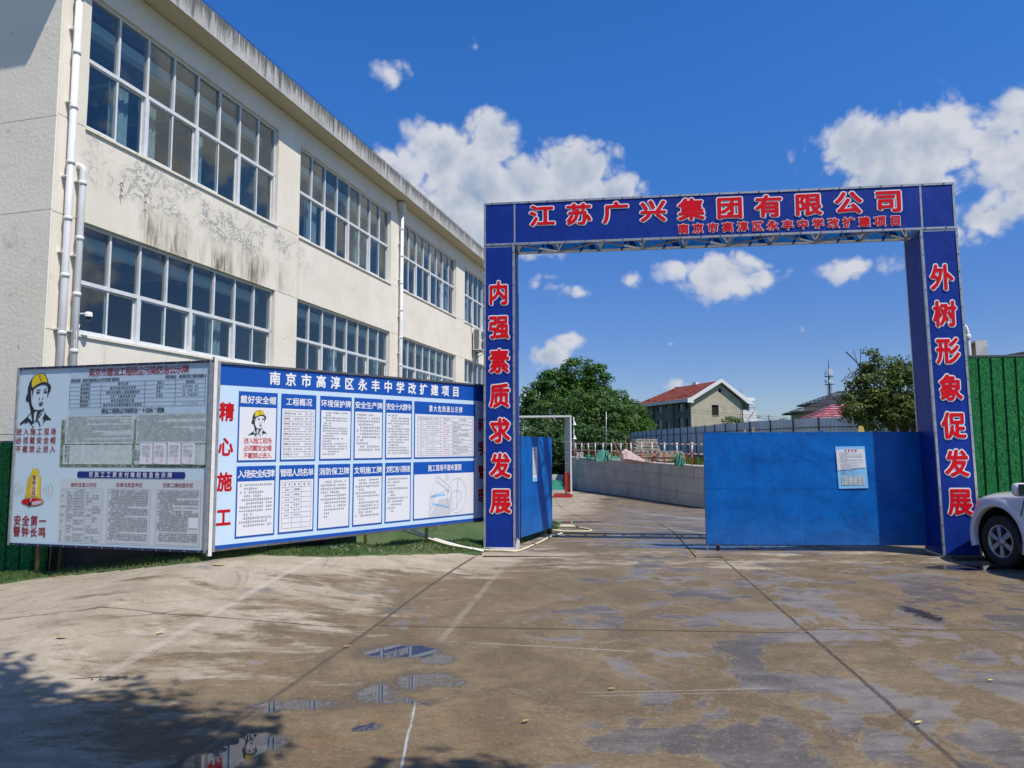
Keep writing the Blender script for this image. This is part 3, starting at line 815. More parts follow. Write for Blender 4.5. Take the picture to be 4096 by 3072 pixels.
# artificial turf between the pavement and the school
def turf_z(x, y):
    dd = edge_d(x, y)
    base = gz(y) + rise(x, min(y, 12.0))
    n = noise.noise((x * 1.4, y * 1.4, 0)); n2 = noise.noise((x * 4, y * 4, 5))
    if dd < 0: return dd, base + max(-.35, dd * 2.2) + .012
    up = .035 * min(1, dd / .25)
    t = max(0, min(1, (dd - (.30 if y < 10.6 and x < -2 else .6)) / 1.2)); t = t * t * (3 - 2 * t)
    z = base + .012 + up - (.80 if x < -2 else .45) * t + n * .11 * min(1, dd / .6) + n2 * .03 * min(1, dd / .3)
    return dd, z
g = MB(); g.smooth = True
nx, ny = 200, 190; x0, x1, y0, y1 = -13.0, 1.6, 6.5, 20.6
Z = []
for j in range(ny + 1):
    for i in range(nx + 1):
        x = x0 + (x1 - x0) * i / nx; y = y0 + (y1 - y0) * j / ny
        dd, z = turf_z(x, y); Z.append(dd); g.v.append((x, y, z))
for j in range(ny):
    for i in range(nx):
        a = j * (nx + 1) + i; q = (a, a + 1, a + nx + 2, a + nx + 1)
        if max(Z[k] for k in q) > -.06: g.face(q)
g.build('lawn', 'turf', kind='structure')
# blades along the part of the turf that the picture shows
g = MB()
for k in range(30000):
    a = R.randrange(1, len(EDGE) - 4); e0, e1 = EDGE[a], EDGE[a + 1]
    t = R.random(); off = abs(R.gauss(0, .55)) + .0
    ax, ay = e1[0] - e0[0], e1[1] - e0[1]; L = hypot(ax, ay)
    x = e0[0] + ax * t - ay / L * off; y = e0[1] + ay * t + ax / L * off
    dd, z = turf_z(x, y)
    if dd < -.03: continue
    an = R.uniform(0, 2 * pi); h = R.uniform(.025, .055); wd = .006
    lx, ly = R.uniform(-.025, .025), R.uniform(-.025, .025)
    n = len(g.v)
    g.v += [(x - wd * cos(an), y - wd * sin(an), z - .005), (x + wd * cos(an), y + wd * sin(an), z - .005), (x + lx, y + ly, z + h)]
    g.face((n, n + 1, n + 2))
g.build('turf_blades', 'turf_blade', kind='stuff', label='short green artificial grass blades along the concrete edge')

# ------------------------------------------------------------------ SCHOOL BUILDING
FO = Vector((-7.60, 11.50, 0)); FA = 15.3
sch = thing('school_building', 'cream three-storey school block with long rows of windows and stained roof edge', 'building', FO, az(FA))
LEN = 27.9; DEP = 12.0
BAYS = [(.57, 6.31), (7.33, 13.02), (14.05, 19.66), (20.80, 26.5)]
ROWS = [(3.69, 4.62, 5.66), (7.34, 8.62, 9.83)]
J = .006
def wallbox(x0, x1, z0, z1, y0=0.0, y1=.24, mat='facade', name='wall_panel'):
    g = MB(); g.box(x0 + J, x1 - J, y0, y1, z0 + J, z1 - J); return g.build(name, mat, sch)
backer = MB(); 
cols = [(0.0, .57)] + [(a[1], b_[0]) for a, b_ in zip(BAYS[:-1], BAYS[1:])] + [(26.5, LEN)]
# dark backing strip behind the joints
for (z0, z1) in ((-1.0, 1.96), (1.96, 3.69), (5.66, 7.34)):
    for (a, b_) in ((0, 7.32), (7.32, 13.74), (13.74, 20.8), (20.8, LEN)):
        wallbox(a, b_, z0, z1)
wallbox(0, LEN, 9.83, 10.43, 0.02, .24)
for (a, b_) in cols:
    for (z0, _, z1) in ROWS: wallbox(a, b_, z0, z1, -.0)
g = MB(); g.box(.26, LEN - .02, .242, .26, -1, 3.69); g.box(.26, LEN, .242, .26, 5.66, 7.34); g.build('inner_lining', 'room_grey', sch)
# gable wall
for (z0, z1) in ((-1.0, 1.97), (1.97, 5.68), (5.68, 7.29), (7.29, 10.43)):
    g = MB(); g.box(-.03, -.001, -.004, DEP, z0 + J, z1 - J); g.build('wall_panel', 'gable', sch)
g = MB(); g.box(.0, .2, .262, DEP, -1, 10.43); g.build('wall', 'room_grey', sch)
g = MB(); g.box(0, LEN, DEP + .01, DEP + .2, -1, 10.43); g.box(LEN - .2, LEN, .26, DEP, -1, 10.43); g.build('wall', 'facade', sch)
# roof slab
g = MB(); g.box(-.62, LEN + .3, -.45, DEP + .4, 10.435, 11.0); g.build('roof', 'fascia', sch)
g = MB(); g.box(-.60, LEN + .28, -.47, -.455, 10.44, 10.47); g.build('drip_edge', 'fascia', sch)
# lightning strip on the roof edge
g = MB()
pts = [(x, -.40, 11.08 + .006 * sin(x * 3)) for x in [i * .5 - .5 for i in range(58)]]
g.tube(pts, .006, 5)
for i in range(0, 57, 2): g.bar((i * .5 - .4, -.40, 11.0), (i * .5 - .4, -.40, 11.08), .012)
g.build('lightning_strip', 'steel_dark', sch)
# interior
g = MB()
g.box(.25, LEN - .2, 7.0, 7.05, 2.5, 10.4); g.box(.25, LEN - .2, .3, 7, 6.30, 6.45); g.box(.25, LEN - .2, .3, 7, 10.34, 10.40); g.box(.25, LEN - .2, .3, 7, 2.4, 2.5)
for x in (6.8, 13.55, 20.2): g.box(x - .1, x + .1, .3, 7, 2.5, 10.34)
g.build('room_interior', 'room_grey', sch)
g = MB(); g.m = 0
for z in (9.42, 5.36):
    for (a, b_) in BAYS[:3]:
        g.m = 0; g.box(a + .1, b_ - .1, .42, .62, z, z + .20); g.m = 1; g.box(a + .1, b_ - .1, .40, .64, z + .29, z + .33)
        for k in range(3):
            g.m = 0; g.box(a + .9 + k * 1.8, a + 1.05 + k * 1.8, 2.0, 6.8, z + .45, z + .7)
g.build('ceiling_beam', ['room_pale', 'room_orange'], sch)

_pane = {}
def pane_mesh(wd, ht):
    k = (round(wd, 2), round(ht, 2))
    if k not in _pane:
        q = MB(); q.box(-wd / 2, wd / 2, -.004, .004, -ht / 2, ht / 2); _pane[k] = q.mesh('pane', 'window_glass')
    return _pane[k]
def make_window(a, b_, zb, zm, zt, rnd):
    F = MB(); y = .13; D = .05
    W = (b_ - a); mod = W / 8
    root_loc = (a, 0, 0)
    F.box(0, W, y - D, y + D, zb, zb + .06); F.box(0, W, y - D, y + D, zt - .05, zt); F.box(0, W, y - D, y + D, zm - .035, zm + .035)
    F.box(0, .05, y - D, y + D, zb + .06, zt - .05); F.box(W - .05, W, y - D, y + D, zb + .06, zt - .05)
    for k in range(1, 8):
        F.box(k * mod - .022, k * mod + .022, y - D, y + D * .9, zm + .035, zt - .05)
        if k % 2 == 0: F.box(k * mod - .04, k * mod + .04, y - D - .004, y + D * .9, zb + .06, zm - .035)
    # sliding sashes of the lower row
    for k in range(4):
        xa = k * 2 * mod + (.045 if k else .05); xb = (k + 1) * 2 * mod - .045; xm = (xa + xb) / 2
        for (p, q, yy) in ((xa, xm + .02, y - .02), (xm - .02, xb, y + .02)):
            z0, z1 = zb + .062, zm - .037
            F.box(p, p + .035, yy - .012, yy + .012, z0, z1); F.box(q - .035, q, yy - .012, yy + .012, z0, z1)
            F.box(p + .035, q - .035, yy - .012, yy + .012, z0, z0 + .035); F.box(p + .035, q - .035, yy - .012, yy + .012, z1 - .03, z1)
    w_ = F.build('window', 'white_frame', sch, loc=(a, 0, 0))
    for k in range(8):
        p = link('pane', pane_mesh(mod - .044, zt - zm - .085), w_, loc=((k + .5) * mod, y, (zm + zt) / 2 - .0075))
        p.rotation_euler = (rnd.uniform(-.012, .012), 0, rnd.uniform(-.02, .02))
    for k in range(4):
        xa = k * 2 * mod + .05; xb = (k + 1) * 2 * mod - .05; hw = (xb - xa) / 2
        for s_ in (0, 1):
            p = link('pane', pane_mesh(hw - .03, zm - zb - .16), w_, loc=(xa + hw * (s_ + .5), y + (-.02, .02)[s_], (zb + zm) / 2 + .01))
            p.rotation_euler = (rnd.uniform(-.012, .012), 0, rnd.uniform(-.02, .02))
    for k in range(4):
        for s_ in (0, 1):
            if rnd.random() < .38:
                xa = a + (k * 2 + s_) * mod + .03; q = MB(); fr_ = rnd.uniform(.45, 1.0); m_ = 10
                for i in range(m_ + 1):
                    x = xa + (mod - .06) * fr_ * i / m_; yy = .32 + .02 * sin(i * 2.3); q.v += [(x, yy, zb + .03), (x, yy, zm + (.0 if rnd.random() < 2 else 0))]
                for i in range(m_): q.face((i * 2, i * 2 + 2, i * 2 + 3, i * 2 + 1))
                q.build('curtain', 'room_curtain', sch)
    sl_ = MB(); sl_.box(a - .03, b_ + .03, -.035, .13, zb - .045, zb - .002); sl_.build('window_sill', 'facade', sch)
    return w_
for (a, b_) in BAYS:
    for (zb, zm, zt) in ROWS: make_window(a + .01, b_ - .01, zb, zm, zt, R)
# down pipes
def downpipe(s, ztop, zbot, r, elbow=False, hopper=False):
    g = MB(); y = -.11
    pts = []
    if elbow:
        pts += [(s, .05, ztop), (s, -.04, ztop)] + [(s, -.04 - .07 * sin(t), ztop - .07 * (1 - cos(t))) for t in (.4, .8, 1.2, 1.57)]
        pts += [(s, y, ztop - .12)]
    else: pts += [(s, y, ztop)]
    pts += [(s, y, zbot)]
    g.tube(pts, r, 14)
    z = ztop - (.3 if elbow else .0)
    while z > zbot + .2:
        g.lathe([(r, .035), (r + .012, .03), (r + .012, -.03), (r, -.035)], (s, y, z), n=14)
        z -= .97
    if hopper:
        g.box(s - .13, s + .13, y - .1, .0, ztop - .22, ztop); g.box(s - .09, s + .09, y - .07, .0, ztop - .32, ztop - .22)
    z = zbot + .6
    while z < ztop: g.box(s - r - .02, s + r + .02, y, 0, z - .012, z + .012); z += 1.3
    return g.build('downpipe', 'pipe_white', sch)
downpipe(.20, 10.43, -.8, .056)
downpipe(.45, 6.58, -.8, .054, elbow=True)
downpipe(13.70, 10.40, -.8, .06, hopper=True)
# rust hooks left in the wall
g = MB()
for (s_, z) in ((1.36, 6.62), (1.36, 6.5), (1.36, 6.38), (1.95, 6.6), (1.95, 6.46), (1.95, 6.3)):
    g.bar((s_, 0, z), (s_, -.05, z + .01), .012); g.bar((s_, -.05, z), (s_ + .01, -.05, z - .05), .01)
g.build('wall_hook', 'iron_rust', sch)

# air conditioner outdoor unit on brackets
def facade_pt(s_, y, z):
    a = radians(FA); return FO + Vector((sin(a) * s_ - cos(a) * y, cos(a) * s_ + sin(a) * y, z))
ac = thing('air_conditioner', 'white air conditioner outdoor unit on brackets on the school wall', 'air conditioner', facade_pt(21.75, 0, 6.16), az(FA))
g = MB(); g.box(0, .85, -.42, -.08, 0, .98); g.build('casing', 'ac_white', ac)
g = MB()
for k in range(20): g.box(-.012, -.002, -.36, -.14, .06 + k * .045, .085 + k * .045)
g.build('side_grille', 'galv_dark', ac)
for zc in (.27, .72):
    g = MB(); g.lathe([(.19, -.02), (.20, -.012), (.20, .0)], (.36, -.424, zc), 'y', 20); g.lathe([(.0, -.006), (.19, -.006)], (.36, -.424, zc), 'y', 20); g.build('fan_grille', 'galv_dark', ac)
g = MB()
for x in (.1, .7):
    g.bar((x, 0, -.02), (x, -.5, -.02), .03); g.bar((x, 0, -.30), (x, -.44, -.035), .025); g.bar((x, -.005, .0), (x, -.005, -.34), .03)
g.build('bracket', 'black', ac)
for cb_ in ([(-.15, -.02, 1.5), (-.10, -.02, .9), (-.02, -.1, .5)], [(-.06, -.02, 1.45), (0, -.03, 1.0)], [(.5, -.02, -.05), (.52, -.03, -.5), (.6, -.02, -1.0)]):
    g = MB(); g.tube(cb_, .008, 5); g.build('cable', 'wire', ac)
# small dome camera on an arm fixed to the down pipe
cc = thing('security_camera', 'small white dome camera on an arm beside the white drain pipes', 'camera', facade_pt(.62, -.20, 3.98), az(FA))
g = MB(); g.smooth = True; g.lathe([(0, .09), (.05, .08), (.062, .04), (.062, -.0)], (0, 0, 0), n=16); g.build('housing', 'pipe_white', cc)
g = MB(); g.lathe([(.055, 0), (.05, -.035), (.03, -.055), (0, -.062)], (0, 0, 0), n=16); g.build('lens_dome', 'dark_glass', cc)
g = MB(); g.bar((-.17, .1, .03), (0, 0, .06), .02); g.tube([(-.15, .09, -.02), (-.2, .02, -.4), (-.16, .06, -.8), (-.22, .05, -.5), (-.12, .05, -.15)], .007, 5); g.build('arm', 'pipe_white', cc)

# ------------------------------------------------------------------ TEXT
_fc = bpy.data.curves.new('glyph', 'FONT'); _fc.resolution_u = 3
_fo = bpy.data.objects.new('glyph', _fc); COL.objects.link(_fo)
_gl = {}
def glyph(ch, off):
    k = (ch, off)
    if k not in _gl:
        _fc.body = ch; _fc.offset = off; _fc.size = 1.0
        dg = bpy.context.evaluated_depsgraph_get(); dg.update()
        me = bpy.data.meshes.new_from_object(_fo.evaluated_get(dg))
        vs = [v.co.copy() for v in me.vertices]; fs = [tuple(p.vertices) for p in me.polygons]
        bpy.data.meshes.remove(me)
        _gl[k] = (vs, fs)
    return _gl[k]
CJK_C = [.5, .38]
v0, _ = glyph('国', 0.0)
if v0: CJK_C = [(min(p.x for p in v0) + max(p.x for p in v0)) / 2, (min(p.y for p in v0) + max(p.y for p in v0)) / 2]
CW = (max(p.x for p in v0) - min(p.x for p in v0)) if v0 else .9
def put_char(g, ch, cx, cz, w_, h_, y, off=0.0, tilt=0.0):
    if ch in ' \u3000': return
    if off > 0:
        k_ = 12 if off > .05 else (8 if h_ > .12 else 4)
        for i_ in range(k_):
            a_ = 2 * pi * (i_ + .5) / k_
            put_char(g, ch, cx + cos(a_) * off * w_ / CW, cz + sin(a_) * off * h_ / CW, w_, h_, y + .00012 * (i_ + 1), 0.0, tilt)
    vs, fs = glyph(ch, 0.0)
    n = len(g.v); wide = ord(ch) > 255 and ch not in '“”'
    c0 = CJK_C[0] if wide else ((min(p.x for p in vs) + max(p.x for p in vs)) / 2 if vs else .3)
    sx, sz = w_ / CW, h_ / CW
    if not wide: sx *= .95
    for p in vs: g.v.append((cx + (p.x - c0) * sx, y, cz + (p.y - CJK_C[1]) * sz + (p.x - c0) * sx * tilt))
    for f in fs: g.face([n + i for i in f])
def put_text(g, text, x0, x1, cz, h_, y, off=0.0, w_=None):
    n = len(text); w_ = w_ or h_
    for i, ch in enumerate(text):
        cx = (x0 + x1) / 2 if n == 1 else x0 + w_ / 2 + (x1 - x0 - w_) * i / (n - 1)
        put_char(g, ch, cx, cz, w_, h_, y, off)
def rect(g, x0, x1, z0, z1, y): g.quad((x0, y, z0), (x1, y, z0), (x1, y, z1), (x0, y, z1))
def rows_of_print(g, x0, x1, zt, dz, n, h, y, rnd, indent=True, short=.3):
    """Body print too small to read from here: one small mark per character."""
    for i in range(n):
        z = zt - i * dz
        xa = x0 + (h * 2 if indent and rnd.random() < .45 else 0)
        xb = x1 - ((x1 - x0) * rnd.uniform(.15, .7) if rnd.random() < short else 0)
        x = xa
        while x < xb - h * .8:
            wd = h * rnd.uniform(.72, .92)
            if rnd.random() < .93:
                hh = h * rnd.uniform(.75, 1)
                if rnd.random() < .5:
                    rect(g, x, x + wd, z - hh * .14, z + hh * .12, y); rect(g, x + wd * .35, x + wd * .62, z - hh * .5, z + hh * .5, y + .0003)
                else:
                    rect(g, x + wd * .1, x + wd * .9, z + hh * .25, z + hh * .5, y); rect(g, x, x + wd, z - hh * .5, z - hh * .25, y); rect(g, x + wd * .3, x + wd * .55, z - hh * .3, z + hh * .3, y + .0003)
            x += h * 1.02
def table(g, xs, zs, y, t=.0035):
    for x in xs: rect(g, x - t / 2, x + t / 2, zs[-1], zs[0], y)
    for z in zs: rect(g, xs[0], xs[-1], z - t / 2, z + t / 2, y - .0003)

HEAD = dict(
    k=[[(305, 830), (320, 760), (355, 700), (355, 560), (400, 420), (470, 320), (560, 250), (690, 205), (800, 215), (880, 260), (940, 350), (980, 465), (1040, 500), (1065, 570), (1050, 640), (1000, 705), (985, 780), (965, 830), (965, 700), (972, 590), (940, 520), (860, 492), (760, 495), (650, 530), (545, 590), (535, 650), (510, 760), (505, 860), (540, 980), (610, 1095), (480, 1070), (430, 960), (410, 905), (340, 890)],
       [(430, 960), (490, 1150), (545, 1350), (520, 1470), (600, 1400), (585, 1200), (600, 1140), (690, 1120), (670, 1200), (650, 1300), (680, 1300), (800, 1140), (880, 1110), (885, 1040), (840, 1090), (700, 1105), (610, 1090)],
       [(170, 1420), (380, 1265), (490, 1160), (505, 1180), (400, 1270), (560, 1390), (530, 1480), (440, 1380), (400, 1400), (340, 1420), (310, 1400), (180, 1460)],
       [(880, 1110), (930, 1190), (1130, 1350), (960, 1345), (905, 1400), (860, 1480), (900, 1310), (840, 1340), (870, 1270), (915, 1200)],
       [(590, 1415), (650, 1340), (840, 1150), (835, 1180), (700, 1340), (760, 1380), (810, 1500), (790, 1510), (730, 1400), (680, 1370)],
       [(610, 640), (640, 605), (750, 600), (750, 625), (660, 625)], [(830, 640), (860, 600), (940, 590), (965, 600), (880, 620)],
       [(610, 685), (660, 655), (730, 665), (735, 695), (660, 705)], [(830, 680), (880, 645), (955, 660), (960, 690), (880, 695)],
       [(705, 830), (722, 795), (730, 840), (760, 850), (720, 858)], [(820, 790), (845, 810), (842, 850), (790, 862), (825, 838)],
       [(685, 945), (760, 915), (780, 920), (800, 905), (870, 940), (780, 942)], [(715, 965), (840, 960), (810, 1000), (750, 1005)],
       [(550, 1490), (600, 1480), (600, 1500), (570, 1510), (575, 1540), (550, 1540)]],
    yl=[[(465, 430), (500, 330), (560, 270), (660, 225), (760, 222), (850, 260), (910, 340), (945, 445), (870, 425), (780, 430), (660, 470), (560, 520), (500, 560), (475, 500)]],
    wt=[[(465, 630), (490, 630), (500, 800), (560, 1000), (610, 1090), (585, 1090), (505, 960), (480, 820)]],
    ln=[[(655, 228), (668, 224), (765, 415), (750, 418)], [(705, 226), (716, 226), (800, 412), (790, 414)]])
def worker(g, x, z, w_, y, mk, my, mw):
    s_ = w_ / 980.0
    for key, mi, dy in (('k', mk, 0), ('yl', my, -.001), ('wt', mw, -.001), ('ln', mk, -.002)):
        g.m = mi
        for pg in HEAD[key]: g.poly([(x + (a - 160) * s_, y + dy, z - (b_ - 200) * s_) for a, b_ in pg])

# ------------------------------------------------------------------ NOTICE BOARDS
def frame_board(root, L, z0, z1, posts, side='galv', edge='frame_navy'):
    g = MB(); g.box(.03, L - .03, 0.0, .02, z0 + .02, z1 - .02); p = g.build('panel', 'board_pale', root)
    g = MB()
    for (a, b_, c_, d_) in ((0, L, z1 - .028, z1), (0, L, z0, z0 + .028)): g.box(a, b_, -.022, .03, c_, d_)
    g.build('frame', edge, root)
    for (a, b_) in ((-.0, .035), (L - .035, L)):
        g = MB(); g.box(a, b_, -.026, .035, z0 - .0, z1 + .0); g.build('side_rail', side, root)
    g = MB()
    n = int(L / .2)
    for i in range(n):
        x = (i + .5) * L / n
        for z in (z0 + .014, z1 - .014): g.box(x - .006, x + .006, -.028, -.022, z - .006, z + .006)
    for i in range(9):
        z = z0 + (i + .5) * (z1 - z0) / 9
        for x in (.017, L - .017): g.box(x - .006, x + .006, -.032, -.026, z - .006, z + .006)
    g.build('rivets', 'galv', root, kind='stuff')
    for (x, zb, mt) in posts:
        g = MB(); g.smooth = True; g.tube([(x, .06, zb), (x, .06, z1 - .2)], .027, 10); g.build('post', mt, root)
    g = MB()
    for z in (z0 + .4, z1 - .4): g.box(.1, L - .1, .022, .045, z - .02, z + .02)
    g.build('back_rail', 'galv', root)

B2 = (-3.77, 9.06, 0)
b2 = thing('notice_board', 'wide blue-headed board of twelve white notice panels, left of the gate pillar', 'notice board', B2, az(42.5))
L2 = 5.30
frame_board(b2, L2, .445, 2.845, [(2.38, .10, 'yellow_paint'), (3.58, .0, 'iron_rust'), (5.1, -.1, 'iron_rust')], 'galv', 'galv_dark')
g = MB()
Y1, Y2, Y3, Y4, Y5 = -.002, -.004, -.006, -.008, -.010
rect(g, .035, L2 - .035, 2.548, 2.817, Y1); g.build('header_band', 'board_blue', b2)
g = MB(); rect(g, .035, L2 - .035, .473, .517, Y1); g.build('footer_band', 'board_blue', b2)
BW = ['board_blue', 'print_white', 'letter_white', 'print_grey', 'print_red', 'print_black', 'print_yellow', 'print_skyblue']
TOPX = [(.298, .852), (.906, 1.452), (1.516, 2.052), (2.097, 2.627), (2.674, 3.203), (3.249, 4.62)]
BOTX = [(.300, .850), (.902, 1.445), (1.503, 2.042), (2.092, 2.633), (2.682, 3.190), (3.240, 4.60)]
TT = ['戴好安全帽', '工程概况', '环境保护牌', '安全生产牌', '安全十大禁令', '重大危险源公示牌']
TB = ['入场安全纪律', '管理人员名单', '消防保卫牌', '文明施工牌', '文明工地八项标准', '施工现场平面布置图']
def panel(x0, x1, zb, zt, zh, title, kind):
    g = MB(); rr_ = random.Random(title)
    g.m = 0; rect(g, x0, x1, zb, zt, Y2)
    g.m = 1; e = .018; rect(g, x0 + e, x1 - e, zb + e + .006, zh, Y3)
    g.m = 2
    n = len(title); W = x1 - x0
    if kind in ('risk', 'plan'): a, b_, cw = x0 + W * .23, x1 - W * .23, .070
    else:
        cw = min(.088, (W - .04) / n); span = min(W - .04, cw * n * 1.12); a = (x0 + x1) / 2 - span / 2; b_ = a + span
    put_text(g, title, a, b_, (zh + zt) / 2 - .005, .092, Y3, .020, cw * .96)
    x0 += e; x1 -= e; W = x1 - x0
    if kind == 'worker':
        worker(g, x0 + W * .24, zh - .03, W * .52, Y4, 5, 6, 1)
        g.m = 4
        for i, t in enumerate(('进入施工现场', '必须戴安全帽', '不戴禁止进入')): put_text(g, t, x0 + .07, x1 - .06, 1.832 - i * .097, .068, Y4, .012, .06)
    elif kind == 'facts':
        xs = [x0 + .03, x0 + .115, x0 + .36, x0 + .435, x1 - .025]; zs = [zh - .03 - i * (zh - zb - .09) / 9 for i in range(10)]
        g.m = 3; table(g, xs, zs, Y4, .003)
        g.m = 5
        labs = ['项目名称', '项目类型', '建设单位', '施工单位', '监理单位', '设计单位', '技术负责人', '安全员', '开工日期']
        for i, t in enumerate(labs): put_text(g, t, xs[0] + .006, xs[1] - .006, (zs[i] + zs[i + 1]) / 2, .024, Y4, 0, .016)
        g.m = 3
        for i in range(9):
            zc = (zs[i] + zs[i + 1]) / 2
            rows_of_print(g, xs[1] + .01, xs[2] - .03, zc, .01, 1, .022, Y4, rr_, False); rows_of_print(g, xs[2] + .008, xs[3] - .005, zc, .01, 1, .02, Y4, rr_, False, 0); rows_of_print(g, xs[3] + .01, xs[4] - .01, zc, .01, 1, .02, Y4, rr_, False, 0)
    elif kind == 'names':
        xs = [x0 + .03, x0 + .18, x0 + .325, x1 - .03]; zs = [zh - .03 - i * (zh - zb - .10) / 9 for i in range(10)]
        g.m = 3; table(g, xs, zs, Y4, .003); g.m = 5
        for c_, t in enumerate(('姓名', '职务', '电话')): put_text(g, t, xs[c_] + .03, xs[c_ + 1] - .03, (zs[0] + zs[1]) / 2, .028, Y4, .004, .022)
        for i, t in enumerate(('项目经理', '技术负责', '安全员', '质量员', '施工员', '材料员')): put_text(g, t, xs[1] + .03, xs[2] - .03, (zs[i + 1] + zs[i + 2]) / 2, .025, Y4, 0, .02)
        g.m = 3
        for i in range(6): rows_of_print(g, xs[0] + .04, xs[1] - .035, (zs[i + 1] + zs[i + 2]) / 2, .01, 1, .024, Y4, rr_, False, 0)
    elif kind == 'risk':
        fr = [0, .055, .15, .25, .40, .62, 1]; xa, xb = x0 + .05, x1 - .05
        xs = [xa + (xb - xa) * f for f in fr]; zs = [zh - .04 - i * (zh - zb - .09) / 10 for i in range(11)]
        g.m = 3; table(g, xs, zs, Y4, .003); g.m = 5
        for c_, t in enumerate(('序号', '危险项目', '危险位置', '危险因素', '可能导致事故', '防范控制措施')):
            m_ = ((xs[c_] + xs[c_ + 1]) / 2); hw = min(.02 * len(t) / 1.6, (xs[c_ + 1] - xs[c_]) / 2 - .004); put_text(g, t, m_ - hw, m_ + hw, (zs[0] + zs[1]) / 2, .026, Y4, 0, .016)
        for i in range(9): put_char(g, '123456789'[i], (xs[0] + xs[1]) / 2, (zs[i + 1] + zs[i + 2]) / 2, .02, .022, Y4)
        for i in range(9):
            zc = (zs[i + 1] + zs[i + 2]) / 2
            for c_ in (1, 2, 3, 5):
                g.m = 3; rows_of_print(g, xs[c_] + .01, xs[c_ + 1] - .01 - (.08 if c_ == 5 else 0), zc + (.010 if c_ == 5 else 0), .02, 2 if c_ == 5 else 1, .017, Y4, rr_, False, .5)
            g.m = 4; rows_of_print(g, xs[4] + .05, xs[5] - .05, zc, .01, 1, .015, Y4, rr_, False, .3)
    elif kind == 'plan':
        g.m = 3
        def ln(a, b_, t=.004, yy=Y4):
            a = (x0 + a[0] * W, a[1]); b_ = (x0 + b_[0] * W, b_[1])
            dx_, dz_ = b_[0] - a[0], b_[1] - a[1]; l = hypot(dx_, dz_) or 1; nx_, nz_ = -dz_ / l * t / 2, dx_ / l * t / 2
            g.quad((a[0] + nx_, yy, a[1] + nz_), (b_[0] + nx_, yy, b_[1] + nz_), (b_[0] - nx_, yy, b_[1] - nz_), (a[0] - nx_, yy, a[1] - nz_))
        zq = lambda f: zh - f * (zh - zb)
        out_ = [(.36, .05), (.25, .52), (.24, .62), (.245, 1.0)]
        for a, b_ in zip(out_[:-1], out_[1:]): ln((a[0], zq(a[1])), (b_[0], zq(b_[1])))
        ln((.36, zq(.05)), (.60, zq(.33))); ln((.25, zq(.52)), (.55, zq(.38))); ln((.60, zq(.33)), (.58, zq(.96)))
        for k in range(22):
            t0 = k / 22; xa_, xb_ = .245 + t0 * .33, .245 + t0 * .33 + .16
            ln((xa_, zq(.97)), (min(.58, xb_), zq(.97 - .40 * min(1, (.58 - xa_) / .16) * (1 if xb_ < .58 else 1))), .004)
        for k in range(8): ln((.245, zq(.90 - k * .05)), (.245 + .05 + .012 * k, zq(.90 - k * .05 - .16)), .003)
        for k in range(7): ln((.37 + k * .033, zq(.10 + k * .045)), (.355 + k * .033, zq(.17 + k * .045)), .004)
        ln((.35, zq(.17)), (.56, zq(.40))); ln((.40, zq(.09)), (.59, zq(.32)))
        pg = [(.61, .44), (.70, .40), (.71, .80), (.62, .84)]
        for a, b_ in zip(pg, pg[1:] + pg[:1]): ln((a[0], zq(a[1])), (b_[0], zq(b_[1])), .005)
        ln((.72, zq(.14)), (.705, zq(.46)), .007); ln((.70, zq(.40)), (.77, zq(.44))); ln((.77, zq(.44)), (.78, zq(.60))); ln((.78, zq(.60)), (.70, zq(.72))); ln((.70, zq(.72)), (.69, zq(.80)))
        cx_, cz_, rx_, rz_ = .70, .52, .165, .40
        for k in range(40):
            a, b_ = 2 * pi * k / 40, 2 * pi * (k + 1) / 40
            ln((cx_ + rx_ * cos(a), zq(cz_ + rz_ * sin(a))), (cx_ + rx_ * cos(b_), zq(cz_ + rz_ * sin(b_))), .004)
        for k in range(16):
            a, b_ = 2 * pi * k / 16, 2 * pi * (k + 1) / 16
            ln((.53 + .028 * cos(a), zq(.10 + .062 * sin(a))), (.53 + .028 * cos(b_), zq(.10 + .062 * sin(b_))), .003)
        ln((.53, zq(.05)), (.53, zq(.15)), .006)
        g.m = 7
        for (a, b_, c_, d_) in ((.27, .47, .50, .53), (.30, .76, .56, .70), (.54, .36, .575, .46)): g.quad((x0 + a * W, Y3 - .001, zq(d_)), (x0 + (c_) * W, Y3 - .001, zq(b_ + .03)), (x0 + (c_) * W, Y3 - .001, zq(b_ - .01)), (x0 + a * W, Y3 - .001, zq(d_ - .05)))
    else:
        n = {'t17': 17, 't12': 12, 't15': 15, 't11': 11, 't10': 10}[kind]
        hgt = zh - zb - .05; dz_ = hgt / (n + 1.0); g.m = 3
        ez = {'t17': 1.0, 't12': .92, 't15': 1.0, 't11': .88, 't10': .9}[kind]
        rows_of_print(g, x0 + .03, x1 - .03, zh - dz_ * .9, dz_ * ez, n, min(.03, dz_ * .62), Y4, rr_, True, .38)
    return g.build('notice_panel', BW, b2)
kt = ['worker', 'facts', 't17', 't12', 't15', 'risk']; kb = ['t12', 'names', 't11', 't12', 't11', 'plan']
for i in range(6):
    panel(*TOPX[i], 1.556, 2.480, 2.275, TT[i], kt[i]); panel(*BOTX[i], .580, 1.502, 1.304, TB[i], kb[i])
for i, ch in enumerate('南京市高淳区永丰中学改扩建项目'):
    g = MB(); put_char(g, ch, .804 + i * (3.352 / 14), 2.678, .138, .155, Y3, .03); g.build('character', 'letter_white', b2)
for i, ch in enumerate('精心施工'): g = MB(); put_char(g, ch, .145, 2.20 - i * .447, .165, .205, Y2, .035); g.build('character', 'print_red', b2)
for i, ch in enumerate('科学管理'): g = MB(); put_char(g, ch, 4.79, 2.12 - i * .41, .165, .205, Y2, .035); g.build('character', 'print_red', b2)

